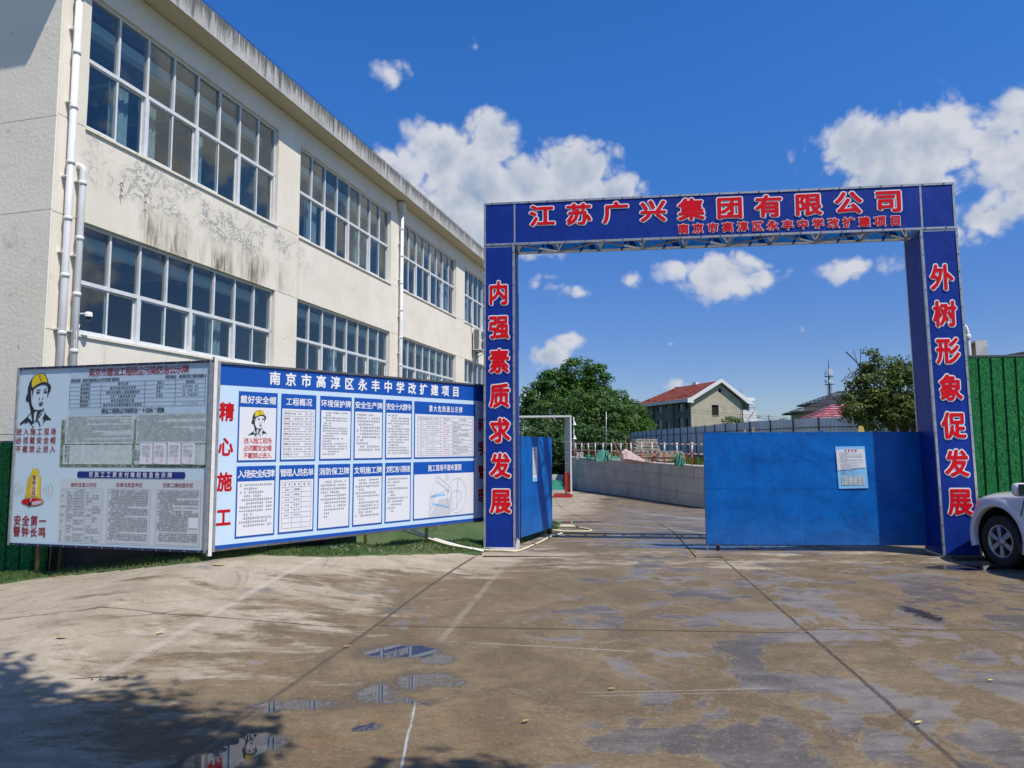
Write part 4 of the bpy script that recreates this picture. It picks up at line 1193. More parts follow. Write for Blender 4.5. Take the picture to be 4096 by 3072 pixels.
B1 = (-6.84, 9.83, 0)
b1 = thing('notice_board', 'pale grey board with helmeted worker and yellow bell pictures, leftmost board', 'notice board', B1, az(105))
L1 = 3.145
frame_board(b1, L1, .44, 2.855, [(.44, -.05, 'iron_rust')])
g = MB(); rect(g, .035, L1 - .035, .468, 2.827, Y1); g.build('poster_sheet', 'board_grey', b1)
pbr('print_paleblue', (.44, .58, .70), .45, var=.06, vscale=1.5)
PB = ['print_black', 'print_yellow', 'letter_white', 'print_darkred', 'photo_green', 'plaque', 'print_navy', 'print_lightgrey', 'print_grey', 'print_white', 'print_red', 'print_paleblue']
g = MB()
worker(g, .07, 2.775, .555, Y3, 0, 1, 7); g.build('worker_picture', PB, b1)
g = MB()
g.m = 3
for i, t in enumerate(('进入施工现场', '必须戴安全帽', '不戴禁止进入')): put_text(g, t, .035, .70, 1.968 - i * .118, .082, Y3, .020, .078)
g.build('safety_rule', PB, b1)
g = MB(); g.m = 3
put_text(g, '安全第一', .075, .61, .768, .12, Y3, .03, .105); put_text(g, '警钟长鸣', .075, .61, .62, .12, Y3, .03, .105)
g.build('safety_slogan', PB, b1)
g = MB()
# photo strip, caption plates
g.m = 11; rect(g, .90, 3.10, 2.15, 2.81, Y1 - .0008)
g.m = 4; rect(g, .79, 3.10, 1.49, 2.12, Y2); g.m = 5; rect(g, .86, 1.97, 1.80, 2.18, Y3); rect(g, 2.01, 3.10, 1.80, 2.19, Y3); rect(g, .84, 1.96, 1.53, 1.785, Y3); rect(g, 2.0, 3.10, 1.53, 1.785, Y3)
g.m = 3; put_text(g, '南京市建设工程扬尘污染防治公示牌', 1.21, 2.78, 2.752, .098, Y3, .018, .088)
g.m = 0; put_text(g, '项目名称：南京市高淳区永丰中学改扩建项目', .91, 1.71, 2.650, .045, Y3, .008, .038)
put_text(g, '项目地址：高淳区阳江镇沧南路8', 2.43, 3.06, 2.660, .045, Y3, .008, .040)
xs = [.90, 1.417, 2.12, 2.59, 3.04]; zs = [2.618 - i * .0555 for i in range(7)]
table(g, xs, zs, Y3, .004)
ta = ['公示项目', '建设单位', '监理单位', '施工单位', '属地部门', '监管部门']; tb = ['单位名称', '南京市高淳区永丰中学', '南京天京建筑工程监理事务所', '江苏广兴集团有限公司', '南京市高淳区阳江镇', '南京市高淳区建筑质量安全监督站']
for i in range(6):
    zc = (zs[i] + zs[i + 1]) / 2
    put_text(g, ta[i], 1.08, 1.24, zc, .036, Y3, .006, .036)
    hw = .0205 * len(tb[i]); put_text(g, tb[i], 1.77 - hw, 1.77 + hw, zc, .036, Y3, .004, .034)
put_text(g, '责任人', 2.31, 2.41, zs[0] - .028, .034, Y3, .006, .03); put_text(g, '联系电话', 2.75, 2.88, zs[0] - .028, .034, Y3, .006, .03)
put_text(g, '025-57339238', 2.70, 2.94, zs[5] - .028, .036, Y3, .0, .018)
g.m = 0
rr_ = random.Random(5)
for i in (1, 2, 3):
    rows_of_print(g, 2.30, 2.42, (zs[i] + zs[i + 1]) / 2, .01, 1, .034, Y3, rr_, False, 0); rows_of_print(g, 2.70, 2.94, (zs[i] + zs[i + 1]) / 2, .01, 1, .026, Y3, rr_, False, 0)
put_text(g, '建设工程扬尘污染防治“十达标”措施', 1.44, 2.43, 2.232, .062, Y3, .014, .055)
g.m = 8
rows_of_print(g, .88, 1.95, 2.158, .0192, 18, .0145, Y4, rr_, True, .2); rows_of_print(g, 2.03, 3.07, 2.165, .0192, 18, .0145, Y4, rr_, True, .2)
g.m = 0
for i, ch in enumerate('夜间施工'): put_char(g, ch, .89, 1.755 - i * .055, .034, .042, Y4)
for i, ch in enumerate('许可公示栏'): put_char(g, ch, .935, 1.755 - i * .048, .034, .04, Y4)
for i, ch in enumerate('承诺书'): put_char(g, ch, 2.02, 1.70 - i * .05, .034, .042, Y4)
for i, ch in enumerate('公示栏'): put_char(g, ch, 2.065, 1.70 - i * .05, .034, .042, Y4)
rows_of_print(g, 2.25, 3.08, 1.508, .01, 1, .03, Y4, rr_, False, 0)
g.build('dust_notice', PB, b1)
for k in range(4):
    g = MB(); xa = 2.085 + k * .215; g.m = 9; g.quad((xa, Y5 - .001, 1.535 + .01 * (k % 2)), (xa + .195, Y5 - .001, 1.535), (xa + .195, Y5 - .004, 1.80), (xa, Y5 - .004, 1.80 + .01 * (k % 3)))
    g.m = 8; rows_of_print(g, xa + .02, xa + .17, 1.775, .0135, 11, .009, Y5 - .006, rr_, True, .3)
    g.m = 10
    for (cx_, cz_) in ((xa + .13, 1.64), (xa + .125, 1.585)):
        for q in range(10):
            a, b_ = 2 * pi * q / 10, 2 * pi * (q + 1) / 10
            g.quad((cx_ + .018 * cos(a), Y5 - .006, cz_ + .018 * sin(a)), (cx_ + .018 * cos(b_), Y5 - .006, cz_ + .018 * sin(b_)), (cx_ + .015 * cos(b_), Y5 - .006, cz_ + .015 * sin(b_)), (cx_ + .015 * cos(a), Y5 - .006, cz_ + .015 * sin(a)))
    g.build('pinned_sheet', PB, b1)
g = MB(); g.m = 6
rx0, rx1, rz0, rz1, rr0 = 1.095, 2.79, 1.352, 1.437, .03
pts = []
for (cx_, cz_, a0) in ((rx1 - rr0, rz1 - rr0, 0), (rx0 + rr0, rz1 - rr0, 90), (rx0 + rr0, rz0 + rr0, 180), (rx1 - rr0, rz0 + rr0, 270)):
    for q in range(5): a = radians(a0 + q * 22.5); pts.append((cx_ + rr0 * cos(a), Y3, cz_ + rr0 * sin(a)))
g.poly(pts)
g.m = 2; put_text(g, '农民工工资支付维权信息告示牌', 1.29, 2.585, 1.395, .062, Y4, .016, .058)
g.m = 7; rect(g, .82, 3.10, .50, 1.335, Y2)
g.m = 3; put_text(g, '维权信息公示栏', 1.0, 1.415, 1.258, .052, Y3, .010, .05); put_text(g, '法律法规宣传栏', 1.73, 2.142, 1.264, .052, Y3, .010, .05); put_text(g, '农民工维权提示栏', 2.46, 2.91, 1.268, .052, Y3, .010, .05)
g.m = 8
zs = [1.208 - i * (.69 / 19) for i in range(20)]
table(g, [.85, .945, 1.06, 1.25, 1.36, 1.53], zs, Y3, .002)
for x0_, x1_ in ((1.607, 2.275), (2.372, 3.03)): table(g, [x0_, x1_], [1.212, .520], Y3, .003)
g.m = 0
for i in range(19):
    zc = (zs[i] + zs[i + 1]) / 2
    for (a, b_, pr) in ((.86, .935, .4), (.955, 1.05, .9), (1.07, 1.24, .9), (1.27, 1.35, .6), (1.37, 1.5, .6)):
        if rr_.random() < pr: rows_of_print(g, a, b_, zc, .01, 1, .016, Y4, rr_, False, .3)
rows_of_print(g, 1.63, 2.255, 1.19, .0232, 28, .0155, Y4, rr_, True, .3)
rows_of_print(g, 2.39, 3.01, 1.19, .0225, 15, .0155, Y4, rr_, True, .3); rows_of_print(g, 2.39, 2.85, .855, .0225, 8, .0155, Y4, rr_, True, .2); rows_of_print(g, 2.39, 3.01, .66, .0225, 5, .0155, Y4, rr_, True, .2)
g.m = 9; rect(g, 2.868, 3.0, .735, .87, Y4)
g.build('wage_notice', PB, b1)
# bell picture
g = MB(); bs = 1 / 1400.0 * .72
def bp(a, b_, y): return (.365 + (a - 735) * .00053, y, 1.470 - (b_ - 183) * .00042)
BC = ['print_gold', 'print_yellow', 'print_red', 'print_pink', 'print_black', 'print_cream', 'print_darkred', 'print_tan', 'print_white']
g.m = 7; g.poly([bp(a, b_, Y2) for a, b_ in [(640, 290), (695, 268), (683, 183), (868, 183), (858, 258), (922, 272), (882, 385), (968, 450), (984, 560), (984, 960), (1018, 1110), (1120, 1235), (1085, 1320), (900, 1400), (660, 1422), (430, 1350), (350, 1250), (462, 1130), (502, 950), (547, 500), (595, 425), (658, 380)]])
g.m = 1; g.poly([bp(a, b_, Y3) for a, b_ in [(655, 295), (705, 275), (700, 200), (850, 200), (845, 268), (905, 285), (868, 390), (955, 460), (968, 560), (968, 960), (1000, 1130), (735, 1075), (485, 1130), (518, 950), (562, 500), (605, 440), (670, 385)]])
g.m = 0; g.poly([bp(a, b_, Y4) for a, b_ in [(562, 500), (605, 440), (690, 430), (690, 600), (660, 1040), (505, 1090), (530, 950)]])
g.m = 5; g.poly([bp(a, b_, Y4) for a, b_ in [(700, 400), (840, 400), (880, 450), (880, 1060), (690, 1050)]])
g.m = 2; g.poly([bp(735 + 335 * cos(k * pi / 12), 1250 + 118 * sin(k * pi / 12), Y4) for k in range(24)])
g.m = 3; g.poly([bp(a, b_, Y5) for a, b_ in [(730, 1255), (960, 1200), (1050, 1220), (1060, 1270), (940, 1330), (740, 1350)]])
g.m = 8; g.poly([bp(a, b_, Y5 - .001) for a, b_ in [(700, 1135), (725, 1135), (690, 1240), (670, 1235)]])
g.m = 4; g.poly([bp(662 + 55 * cos(k * pi / 8), 1310 + 82 * sin(k * pi / 8), Y5 - .001) for k in range(16)])
g.m = 6
for i, ch in enumerate('警钟长鸣'):
    p = bp(768, 485 + i * 165, Y5); put_char(g, ch, p[0], p[2], .058, .062, Y5, .012)
g.m = 7
for sd, c0, rads in ((-1, 420, (20, 90, 190, 290)), (1, 1060, (20, 100, 190, 300))):
    for k, rd in enumerate(rads):
        hgt = 60 + k * 62; cx_ = c0 + sd * rd
        pp = [(cx_ - sd * (t * t) * (20 + k * 25), 860 + t * hgt) for t in [q / 4 - 1 for q in range(9)]]
        for a, b_ in zip(pp[:-1], pp[1:]):
            g.quad(bp(a[0], a[1], Y3), bp(b_[0], b_[1], Y3), bp(b_[0] + 11, b_[1], Y3), bp(a[0] + 11, a[1], Y3))
g.build('bell_picture', BC, b1)
def bl(o, a, x, y): A = radians(a); return Vector((o[0] + sin(A) * x - cos(A) * y, o[1] + cos(A) * x + sin(A) * y, 0))
g = MB(); np_ = [bl(B1, 105, -.45, 1.0), bl(B1, 105, .0, .72), bl(B1, 105, .45, .55), bl(B1, 105, .95, .45), bl(B1, 105, 2.0, .45), bl(B1, 105, 3.1, .55), bl(B2, 42.5, .4, .62), bl(B2, 42.5, 1.4, .60), bl(B2, 42.5, 2.5, .75), bl(B2, 42.5, 3.3, 1.6)]
np_ = smooth_path(np_, 4)
b0 = len(g.v)
for i, p in enumerate(np_):
    for z in (-.7, -.1, .45, .62 + .03 * sin(i * 1.7)): g.v.append((p.x + .04 * sin(i * 2.1 + z * 5), p.y + .03 * cos(i * 1.3), z))
for i in range(len(np_) - 1):
    for j in range(3): a = i * 4 + j; g.face((a, a + 4, a + 5, a + 1))
g.build('shade_sheet', 'black', None, label='black sheet standing for netting and deep shade behind the two notice boards', cat='netting')  # added black sheet: netting plus the deep shade under the boards
# white plastic corner strip between the boards
g = MB(); g.box(-.05, -.005, -.03, .03, .40, 2.90); g.build('corner_strip', 'white_paint', b2)

# ------------------------------------------------------------------ ENTRANCE GATE
GA = 97; GO = Vector((-.487, 12.28, 0))
gate = thing('entrance_gate', 'tall blue banner arch with red Chinese lettering over the driveway', 'gate', GO, az(GA))
GD = .63
def lean(s_, z): return s_ - .085 * z / 5.26 if s_ > 5 else s_
def pillar(sa, sb, ztop, lean_k, fabric_fold):
    def q(s_, y, z): return (s_ - lean_k * z / ztop, y, z)
    g = MB(); g.smooth = True
    nz, ns = 40, 6
    def sheet(p0, p1, y0, y1, bulge):   # from (p0,y0) to (p1,y1)
        b0 = len(g.v)
        for i in range(nz + 1):
            z = .045 + (ztop - .08) * i / nz
            for j in range(ns + 1):
                t = j / ns
                s_ = p0 + (p1 - p0) * t; y = y0 + (y1 - y0) * t
                wv = .006 * noise.noise((s_ * 3 + y * 3, z * 1.1, fabric_fold)) * sin(pi * t)
                px, py = (0, -1) if abs(y1 - y0) < .01 else (-1, 0)
                k = wv - bulge * sin(pi * t)
                g.v.append(q(s_ + px * k, y + py * k, z))
        for i in range(nz):
            for j in range(ns):
                a = b0 + i * (ns + 1) + j; g.face((a, a + 1, a + ns + 2, a + ns + 1))
    return g, sheet, q
for (sa, sb, lk, nm) in ((0.0, .54, .0, 0), (7.31, 7.88, .085, 3)):
    ztop = 5.26
    g, sheet, q = pillar(sa, sb, ztop, lk, nm)
    sheet(sa + .02, sb - .02, -.002, -.002, 0); g.build('front_banner', 'banner_blue', gate)
    for (s1, dirx) in ((sb - .004, 1), (sa + .004, -1)):
        g, sheet, q = pillar(sa, sb, ztop, lk, nm + 7 + dirx)
        sheet(s1, s1, .02, GD - .02, 0.0); g.build('side_banner', 'banner_blue', gate)
    g, sheet, q = pillar(sa, sb, ztop, lk, nm + 9)
    sheet(sa + .02, sb - .02, GD, GD, 0); g.build('back_banner', 'banner_blue', gate)
    g = MB()
    for (s_, y) in ((sa + .016, 0.006), (sb - .016, 0.006), (sa + .016, GD - .01), (sb - .016, GD - .01)):
        g.bar(q(s_, y, 0), q(s_, y, ztop), .036, .036)
    for y in (.01, GD - .01):
        for z in (.018, ztop - .02): g.bar(q(sa, y, z), q(sb, y, z), .03)
    for s_ in (sa + .02, sb - .02): g.bar(q(s_, 0, .018), q(s_, GD, .018), .034)
    g.build('frame', 'galv', gate)
    g = MB()
    for i in range(18):
        z = .2 + i * .29
        for s_ in (sa + .016, sb - .016): p = q(s_, 0, z); g.box(p[0] - .007, p[0] + .007, -.018, -.011, z - .007, z + .007)
    g.build('rivets', 'bolt', gate, kind='stuff')
# white plastic flaps at the left pillar's foot
g = MB(); g.box(.0, .54, -.03, -.016, .0, .05); g.prism([(0, 0), (.06, .0), (.07, .14), (.03, .20), (.0, .10)], (.545, -.02, 0.0), (1, 0, 0), (0, 0, 1), (0, 1, 0), .04)
g.build('base_flap', 'white_paint', gate)
# beam
BL_, BR_, BZ0, BZ1 = 0.0, 7.785, 5.265, 6.03
g = MB(); g.smooth = True
ns, nz = 60, 8
for i in range(ns + 1):
    for j in range(nz + 1):
        s_ = BL_ + .02 + (BR_ - BL_ - .04) * i / ns; z = BZ0 + .02 + (BZ1 - BZ0 - .04) * j / nz
        wv = .006 * noise.noise((s_ * 1.6, z * 2.5, 2)) * sin(pi * j / nz)
        g.v.append((s_, -.004 - wv, z))
for i in range(ns):
    for j in range(nz):
        a = i * (nz + 1) + j; g.face((a, a + nz + 1, a + nz + 2, a + 1))
g.build('beam_banner', 'banner_blue', gate)
g = MB(); g.quad((BL_, GD + .004, BZ0), (BR_, GD + .004, BZ0), (BR_, GD + .004, BZ1), (BL_, GD + .004, BZ1)); g.quad((BL_ + .01, 0, BZ0), (BL_ + .01, GD, BZ0), (BL_ + .01, GD, BZ1), (BL_ + .01, 0, BZ1)); g.quad((BR_ - .01, 0, BZ0), (BR_ - .01, GD, BZ0), (BR_ - .01, GD, BZ1), (BR_ - .01, 0, BZ1))
g.build('beam_back_banner', 'gate_blue', gate)
g = MB()
for y in (.006, GD - .01):
    for z in (BZ0 + .014, BZ1 - .014): g.bar((BL_, y, z), (BR_, y, z), .04, .036)
    for s_ in (BL_ + .018, BR_ - .018): g.bar((s_, y, BZ0 + .03), (s_, y, BZ1 - .03), .036)
    for s_ in (.545, 7.26): g.bar((s_, y, BZ0), (s_, y, BZ1), .03)
n = 9; xs_ = [.55 + i * (7.24 - .55) / n for i in range(n + 1)]
for i, s_ in enumerate(xs_):
    g.bar((s_, .02, BZ0 + .014), (s_, GD - .02, BZ0 + .014), .032); g.bar((s_, .02, BZ1 - .014), (s_, GD - .02, BZ1 - .014), .032)
    if i < n:
        a, b_ = (.03, GD - .03) if i % 2 == 0 else (GD - .03, .03)
        g.bar((s_ + .02, a, BZ0 + .014), (xs_[i + 1] - .02, b_, BZ0 + .014), .028)
        g.bar((s_, GD - .04, BZ0 + .05), ((s_ + xs_[i + 1]) / 2, GD - .04, BZ1 - .05), .028); g.bar(((s_ + xs_[i + 1]) / 2, GD - .04, BZ1 - .05), (xs_[i + 1], GD - .04, BZ0 + .05), .028)
        g.bar((s_ + .03, .05, BZ1 - .05), (xs_[i + 1] - .05, .3, BZ0 + .05), .026)
g.build('truss', 'galv', gate)
g = MB()
for i in range(24):
    s_ = .15 + i * .325
    for z in (BZ0 + .016, BZ1 - .012): g.box(s_ - .008, s_ + .008, -.022, -.014, z - .008, z + .008)
g.build('rivets', 'bolt', gate, kind='stuff')
def big_char(ch, s_, z, w_, h_, tilt=0.0):
    g = MB(); g.m = 0; put_char(g, ch, s_, z, w_, h_, -.012, .080); g.m = 1; put_char(g, ch, s_, z, w_, h_, -.018, .034)
    # outline glyphs overlap themselves; keep each on its own plane
    return g.build('character', ['letter_white', 'letter_red'], gate)
for i, ch in enumerate('江苏广兴集团有限公司'): big_char(ch, 1.03 + i * .6367, 5.755, .375, .325)
for i, ch in enumerate('南京市高淳区永丰中学改扩建项目'): big_char(ch, 3.44 + i * .2436, 5.425, .158, .15)
for i, ch in enumerate('内强素质求发展'): big_char(ch, .262 + i * .005, 4.405 - i * .5975, .30, .355)
for i, ch in enumerate('外树形象促发展'): big_char(ch, 7.515 + i * .0135, 4.45 - i * .599, .30, .36)

# ------------------------------------------------------------------ BLUE GATE LEAVES
def leaf_sheet(root, xs, zs, y=-.0):
    for xa, xb in zip(xs[:-1], xs[1:]):
        for za, zb in zip(zs[:-1], zs[1:]):
            g = MB(); g.smooth = True; n = 8
            for i in range(n + 1):
                for j in range(n + 1):
                    x = xa + .0015 + (xb - xa - .003) * i / n; z = za + .0015 + (zb - za - .003) * j / n
                    e = sin(pi * i / n) * sin(pi * j / n)
                    g.v.append((x, y - .006 * e * noise.noise((x * 1.5, z * 1.5, 3)) - .0015 * e, z))
            for i in range(n):
                for j in range(n): a = i * (n + 1) + j; g.face((a, a + n + 1, a + n + 2, a + 1))
            g.build('sheet', 'gate_blue', root)
def leaf_frame(root, L, z0, z1, nverts):
    g = MB(); g.box(.002, L - .002, .0025, .0038, z0 + .002, z1 - .002); g.build('backing_sheet', 'gate_blue', root)
    g = MB()
    for z in (z0 + .02, (z0 + z1) / 2, z1 - .02): g.box(0.01, L - .01, .004, .044, z - .02, z + .02)
    for i in range(nverts + 1): x = .02 + (L - .04) * i / nverts; g.box(x - .02, x + .02, .005, .043, z0, z1)
    g.build('frame', 'steel_dark', root)
def caster(root, x, y, zt, mat='iron_rust'):
    g = MB(); g.lathe([(0, -.018), (.052, -.018), (.06, -.01), (.06, .01), (.052, .018), (0, .018)], (x, y, .06), 'x', 18); g.build('wheel', 'rubber', root)
    g = MB(); g.box(x - .03, x - .024, y - .02, y + .02, .05, zt); g.box(x + .024, x + .03, y - .02, y + .02, .05, zt); g.box(x - .035, x + .035, y - .03, y + .03, zt - .015, zt)
    g.bar((x - .03, y, .06), (x + .03, y, .06), .012); g.build('caster_fork', mat, root)
w0 = Vector((3.45, 12.12, 0)); a93 = radians(93)
rl = thing('gate_leaf', 'closed blue sheet-metal gate leaf with pasted notice, right side of the opening', 'gate leaf', w0 - Vector((sin(a93), cos(a93), 0)) * .20, az(93))
LR = 3.62
leaf_sheet(rl, [0, .52, .81, 1.63, 2.45, 3.27, LR], [.10, 1.03, 1.975]); leaf_frame(rl, LR, .10, 1.975, 6)
g = MB()
for i in range(20):
    x = .06 + i * (LR - .12) / 19
    for z in (.115, 1.03, 1.96): g.box(x - .006, x + .006, -.006, .0, z - .006, z + .006)
    if i % 2 == 0:
        for z in (.55, 1.5): g.box(x - .007, x + .007, -.008, -.001, z - .007, z + .007)
g.build('screws', 'bolt', rl, kind='stuff')
caster(rl, .20, .03, .11)
g = MB(); g.bar((.02, .02, .0), (.02, .02, .12), .012); g.build('drop_bolt', 'galv', rl)
g = MB(); PP = ['print_white', 'print_skyblue', 'print_red', 'print_grey', 'plaque']
px0, px1, pz0, pz1 = 2.175, 2.665, 1.03, 1.735
def pq(a, b_): return px0 + (px1 - px0) * a, pz0 + (pz1 - pz0) * b_
g.m = 1; g.quad((px0 + .03, -.012, pz0), (px1 + .02, -.016, pz0 + .01), (px1 - .01, -.012, pz1), (px0, -.010, pz1 - .005))
g.m = 0; g.poly([(px0 + .006, -.018, pz1 - .07), (px0 + .15, -.018, pz1 - .045), (px1 - .02, -.018, pz1 - .05), (px1 - .005, -.018, pz0 + .35), (px0 + .02, -.018, pz0 + .30)])
g.m = 4; rect(g, px0 + .08, px1 - .03, pz0 + .06, pz0 + .21, -.0185)
g.m = 2; put_text(g, '温馨提醒', px0 + .145, px0 + .345, pz1 - .07, .034, -.020, .004, .032)
g.m = 3; rows_of_print(g, px0 + .055, px1 - .055, pz1 - .105, .0135, 13, .009, -.020, rr_, True, .35); rows_of_print(g, px0 + .07, px1 - .13, pz1 - .285, .0135, 15, .009, -.020, rr_, True, .3)
for c_ in range(5): rows_of_print(g, px0 + .10 + c_ * .075, px0 + .14 + c_ * .075, pz0 + .195, .0135, 10, .008, -.020, rr_, False, .2)
g.m = 0; rect(g, px1 - .115, px1 - .045, pz1 - .36, pz1 - .285, -.020)
g.build('notice', PP, rl)
# return panel joining the leaf to the pillar
g = MB(); g.box(LR, LR + .12, -.02, .03, .02, 1.99); g.build('hinge_panel', 'gate_blue', rl)
g = MB(); g.bar((LR, -.03, .02), (LR, -.03, 1.99), .012); g.build('hinge_rod', 'galv', rl)

ll = thing('gate_leaf', 'open blue sheet-metal gate leaf swung inward beside the left pillar', 'gate leaf', (.15, 12.85, 0), az(22.4))
LL = 1.70
leaf_sheet(ll, [0, .85, LL], [.13, 1.05, 1.93]); leaf_frame(ll, LL, .13, 1.93, 3)
caster(ll, LL - .10, .03, .15, 'black')
g = MB(); g.m = 1; rect(g, .57, .84, 1.09, 1.74, -.012); g.m = 0; rect(g, .585, .825, 1.16, 1.72, -.0135)
g.m = 2; put_text(g, '温馨提醒', .62, .79, 1.68, .03, -.015, .004, .028); g.m = 3; rows_of_print(g, .60, .81, 1.64, .0145, 30, .010, -.015, rr_, True, .3)
g.build('notice', PP, ll)

# ------------------------------------------------------------------ RAMP WALL with railing
wl = thing('ramp_wall', 'long curved board-marked concrete retaining wall beside the driveway ramp', 'wall')
def wall_path(step):
    out_ = []; acc = 0.0
    pts = [Vector((x, y, 0)) for x, y in WALL]
    L = sum((b_ - a).length for a, b_ in zip(pts[:-1], pts[1:])); n = max(1, int(L / step)); 
    for k in range(n + 1):
        dd = L * k / n
        for a, b_ in zip(pts[:-1], pts[1:]):
            l = (b_ - a).length
            if dd <= l + 1e-6: out_.append(a + (b_ - a) * (dd / l)); break
            dd -= l
    return out_
def wtop(y): return .66 + (y - 37) * .0045 if y > 20 else .6
wp = wall_path(.915)
for a, b_ in zip(wp[:-1], wp[1:]):
    d_ = (b_ - a).normalized(); nrm = Vector((-d_.y, d_.x, 0))   # towards the ramp (left)
    zb = min(gz(a.y), gz(b_.y)) - .1; zt = wtop(a.y); zm_ = zt - .62; zn = zt - 1.50
    lv = [zb, zn, zm_, zt] if zn > zb + .1 else [zb, zm_, zt]
    for k, (z0, z1) in enumerate(zip(lv[:-1], lv[1:])):
        g = MB(); pr = R.uniform(-.008, .008)
        p0 = a + d_ * .008 + nrm * pr; p1 = b_ - d_ * .008 + nrm * pr
        q0 = a - nrm * .22; q1 = b_ - nrm * .22
        z0 += .007; z1 -= .007 if k < len(lv) - 2 else 0
        g.v = [(p0.x, p0.y, z0), (p1.x, p1.y, z0), (q1.x, q1.y, z0), (q0.x, q0.y, z0), (p0.x, p0.y, z1), (p1.x, p1.y, z1), (q1.x, q1.y, z1), (q0.x, q0.y, z1)]
        for f in ((0, 3, 2, 1), (4, 5, 6, 7), (0, 1, 5, 4), (1, 2, 6, 5), (2, 3, 7, 6), (3, 0, 4, 7)): g.face(f)
        g.build('panel', 'formed_concrete', wl)
for pth_off, nm in ((.30, 'coping'),):
    g = MB()
    for a, b_ in zip(wp[:-1], wp[1:]):
        d_ = (b_ - a).normalized(); nrm = Vector((-d_.y, d_.x, 0)); z = wtop(a.y)
        A = a + nrm * .03; B = b_ + nrm * .03; C = b_ - nrm * .5; D = a - nrm * .5
        n = len(g.v); g.v += [(A.x, A.y, z + .03), (B.x, B.y, z + .03), (C.x, C.y, z + .03), (D.x, D.y, z + .03), (A.x, A.y, z - .03), (B.x, B.y, z - .03)]
        g.face((n, n + 1, n + 2, n + 3)); g.face((n, n + 4, n + 5, n + 1))
    g.build('coping', 'wall_white', wl)
rail = thing('railing', 'red and white banded tube guard rail along the top of the ramp wall', 'railing')
rp = [p for p in wall_path(1.95)]
rp = [Vector((p.x + .18, p.y, wtop(p.y) + .03)) for p in rp]
def banded(g, a, b_, r, seg=.3, ph=0):
    L = (b_ - a).length; n = max(1, round(L / seg))
    for k in range(n):
        g.m = (k + ph) % 2; p = a.lerp(b_, k / n); q = a.lerp(b_, (k + 1) / n); g.tube([p, q], r, 6, False)
for i, p in enumerate(rp):
    g = MB(); g.m = 1; tl_ = Vector((R.uniform(-.03, .03), 0, 0))
    g.tube([p, p + Vector((0, 0, .58))], .045, 8); g.m = 0; g.tube([p + Vector((0, 0, .58)), p + tl_ + Vector((0, 0, 1.22))], .05, 8)
    g.build('post', ['white_paint', 'red_paint'], rail)
for i, (a, b_) in enumerate(zip(rp[:-1], rp[1:])):
    for h in (.62, 1.14):
        g = MB(); sag = Vector((0, 0, R.uniform(-.025, .02))); banded(g, a + Vector((-.05, 0, h)) + sag, b_ + Vector((-.05, 0, h)) + sag * .5, .038, .40, i % 2)
        g.build('rail', ['white_paint', 'red_paint'], rail)
    if i % 3 == 1:
        g = MB(); g.tube([a + Vector((.05, 0, 1.1)), b_ + Vector((.45, 0, .1))], .03, 6); g.build('brace', 'red_paint', rail)

# ------------------------------------------------------------------ INNER GATE (bare white frame)
ig = thing('inner_gate', 'bare white metal gate frame standing further down the ramp', 'gate', (3.75, 48.1, gz(48.1)), az(97))
g = MB()
H = 5.5
SK = -.40
for y, o_ in ((0, 0), (.9, SK)):
    g.bar((.20 + o_, y, 0), (.20 + o_, y, H), .10); g.bar((-9 + o_, y, H - .06), (.26 + o_, y, H - .06), .12)
for z in [k * .75 for k in range(1, 7)]: g.bar((.16, 0, z), (.16 + SK, .9, z), .05)
for k in range(14): s_ = -8.6 + k * .66; g.bar((s_, 0, H - .1), (s_ + .25 + SK, .9, H - .1), .05)
g.bar((-9, 0, 0), (-9, 0, H), .1); g.bar((-9, .9, 0), (-9, .9, H), .1)
g.build('frame', 'white_paint', ig)
g = MB(); g.quad((.19, .02, 1.7), (.19 + SK, .9, 1.7), (.19 + SK, .9, H - .1), (.19, .02, H - .1)); g.quad((-9, 0, H - .02), (.2, 0, H - .02), (.2 + SK, .9, H - .02), (-9 + SK, .9, H - .02)); g.build('cladding', 'galv', ig)
g = MB(); g.box(-.24, .12, .1, .8, .35, 1.65); g.build('red_box', 'red_paint', ig)
g = MB(); g.box(-1.0, .25, -.1, 1.0, 0, .22); g.build('base_block', 'red_paint', ig)

# ------------------------------------------------------------------ YARD CLUTTER
def at_plateau(x, y): return (x, y, .60)
def stack(x, y, nx_, h, rz_, label, mat='ply'):
    t = thing('board_stack', label, 'stack', (x, y, .60), rz_, 'stacks of used formwork boards in the yard')
    q = MB(); q.box(-.9, .9, -.45, .45, -.035, .035); me = q.mesh('board', mat)
    n = int(h / .09)
    for k in range(n):
        o = link('board', me, t, loc=(R.uniform(-.07, .07), R.uniform(-.05, .05), .045 + k * .09), rz=R.uniform(-.05, .05)); o.scale = (R.uniform(.85, 1.05), 1, 1)
    return t
stack(9.25, 50, 0, 1.55, .2, 'tallest pile of used plywood boards behind the railing')
stack(10.75, 49, 0, .85, -.1, 'low pile of used boards beside the railing, rightmost')
stack(10.0, 45.5, 0, .75, .05, 'low front pile of plywood boards next to the railing')
g = MB(); g.box(-.8, .8, -.4, .4, 0, .04); o_ = g.build('board', 'tarp_pink', None, label='pinkish sheet lying on top of the tallest board pile', cat='board', loc=(9.25, 50, 2.18), rz=.3)
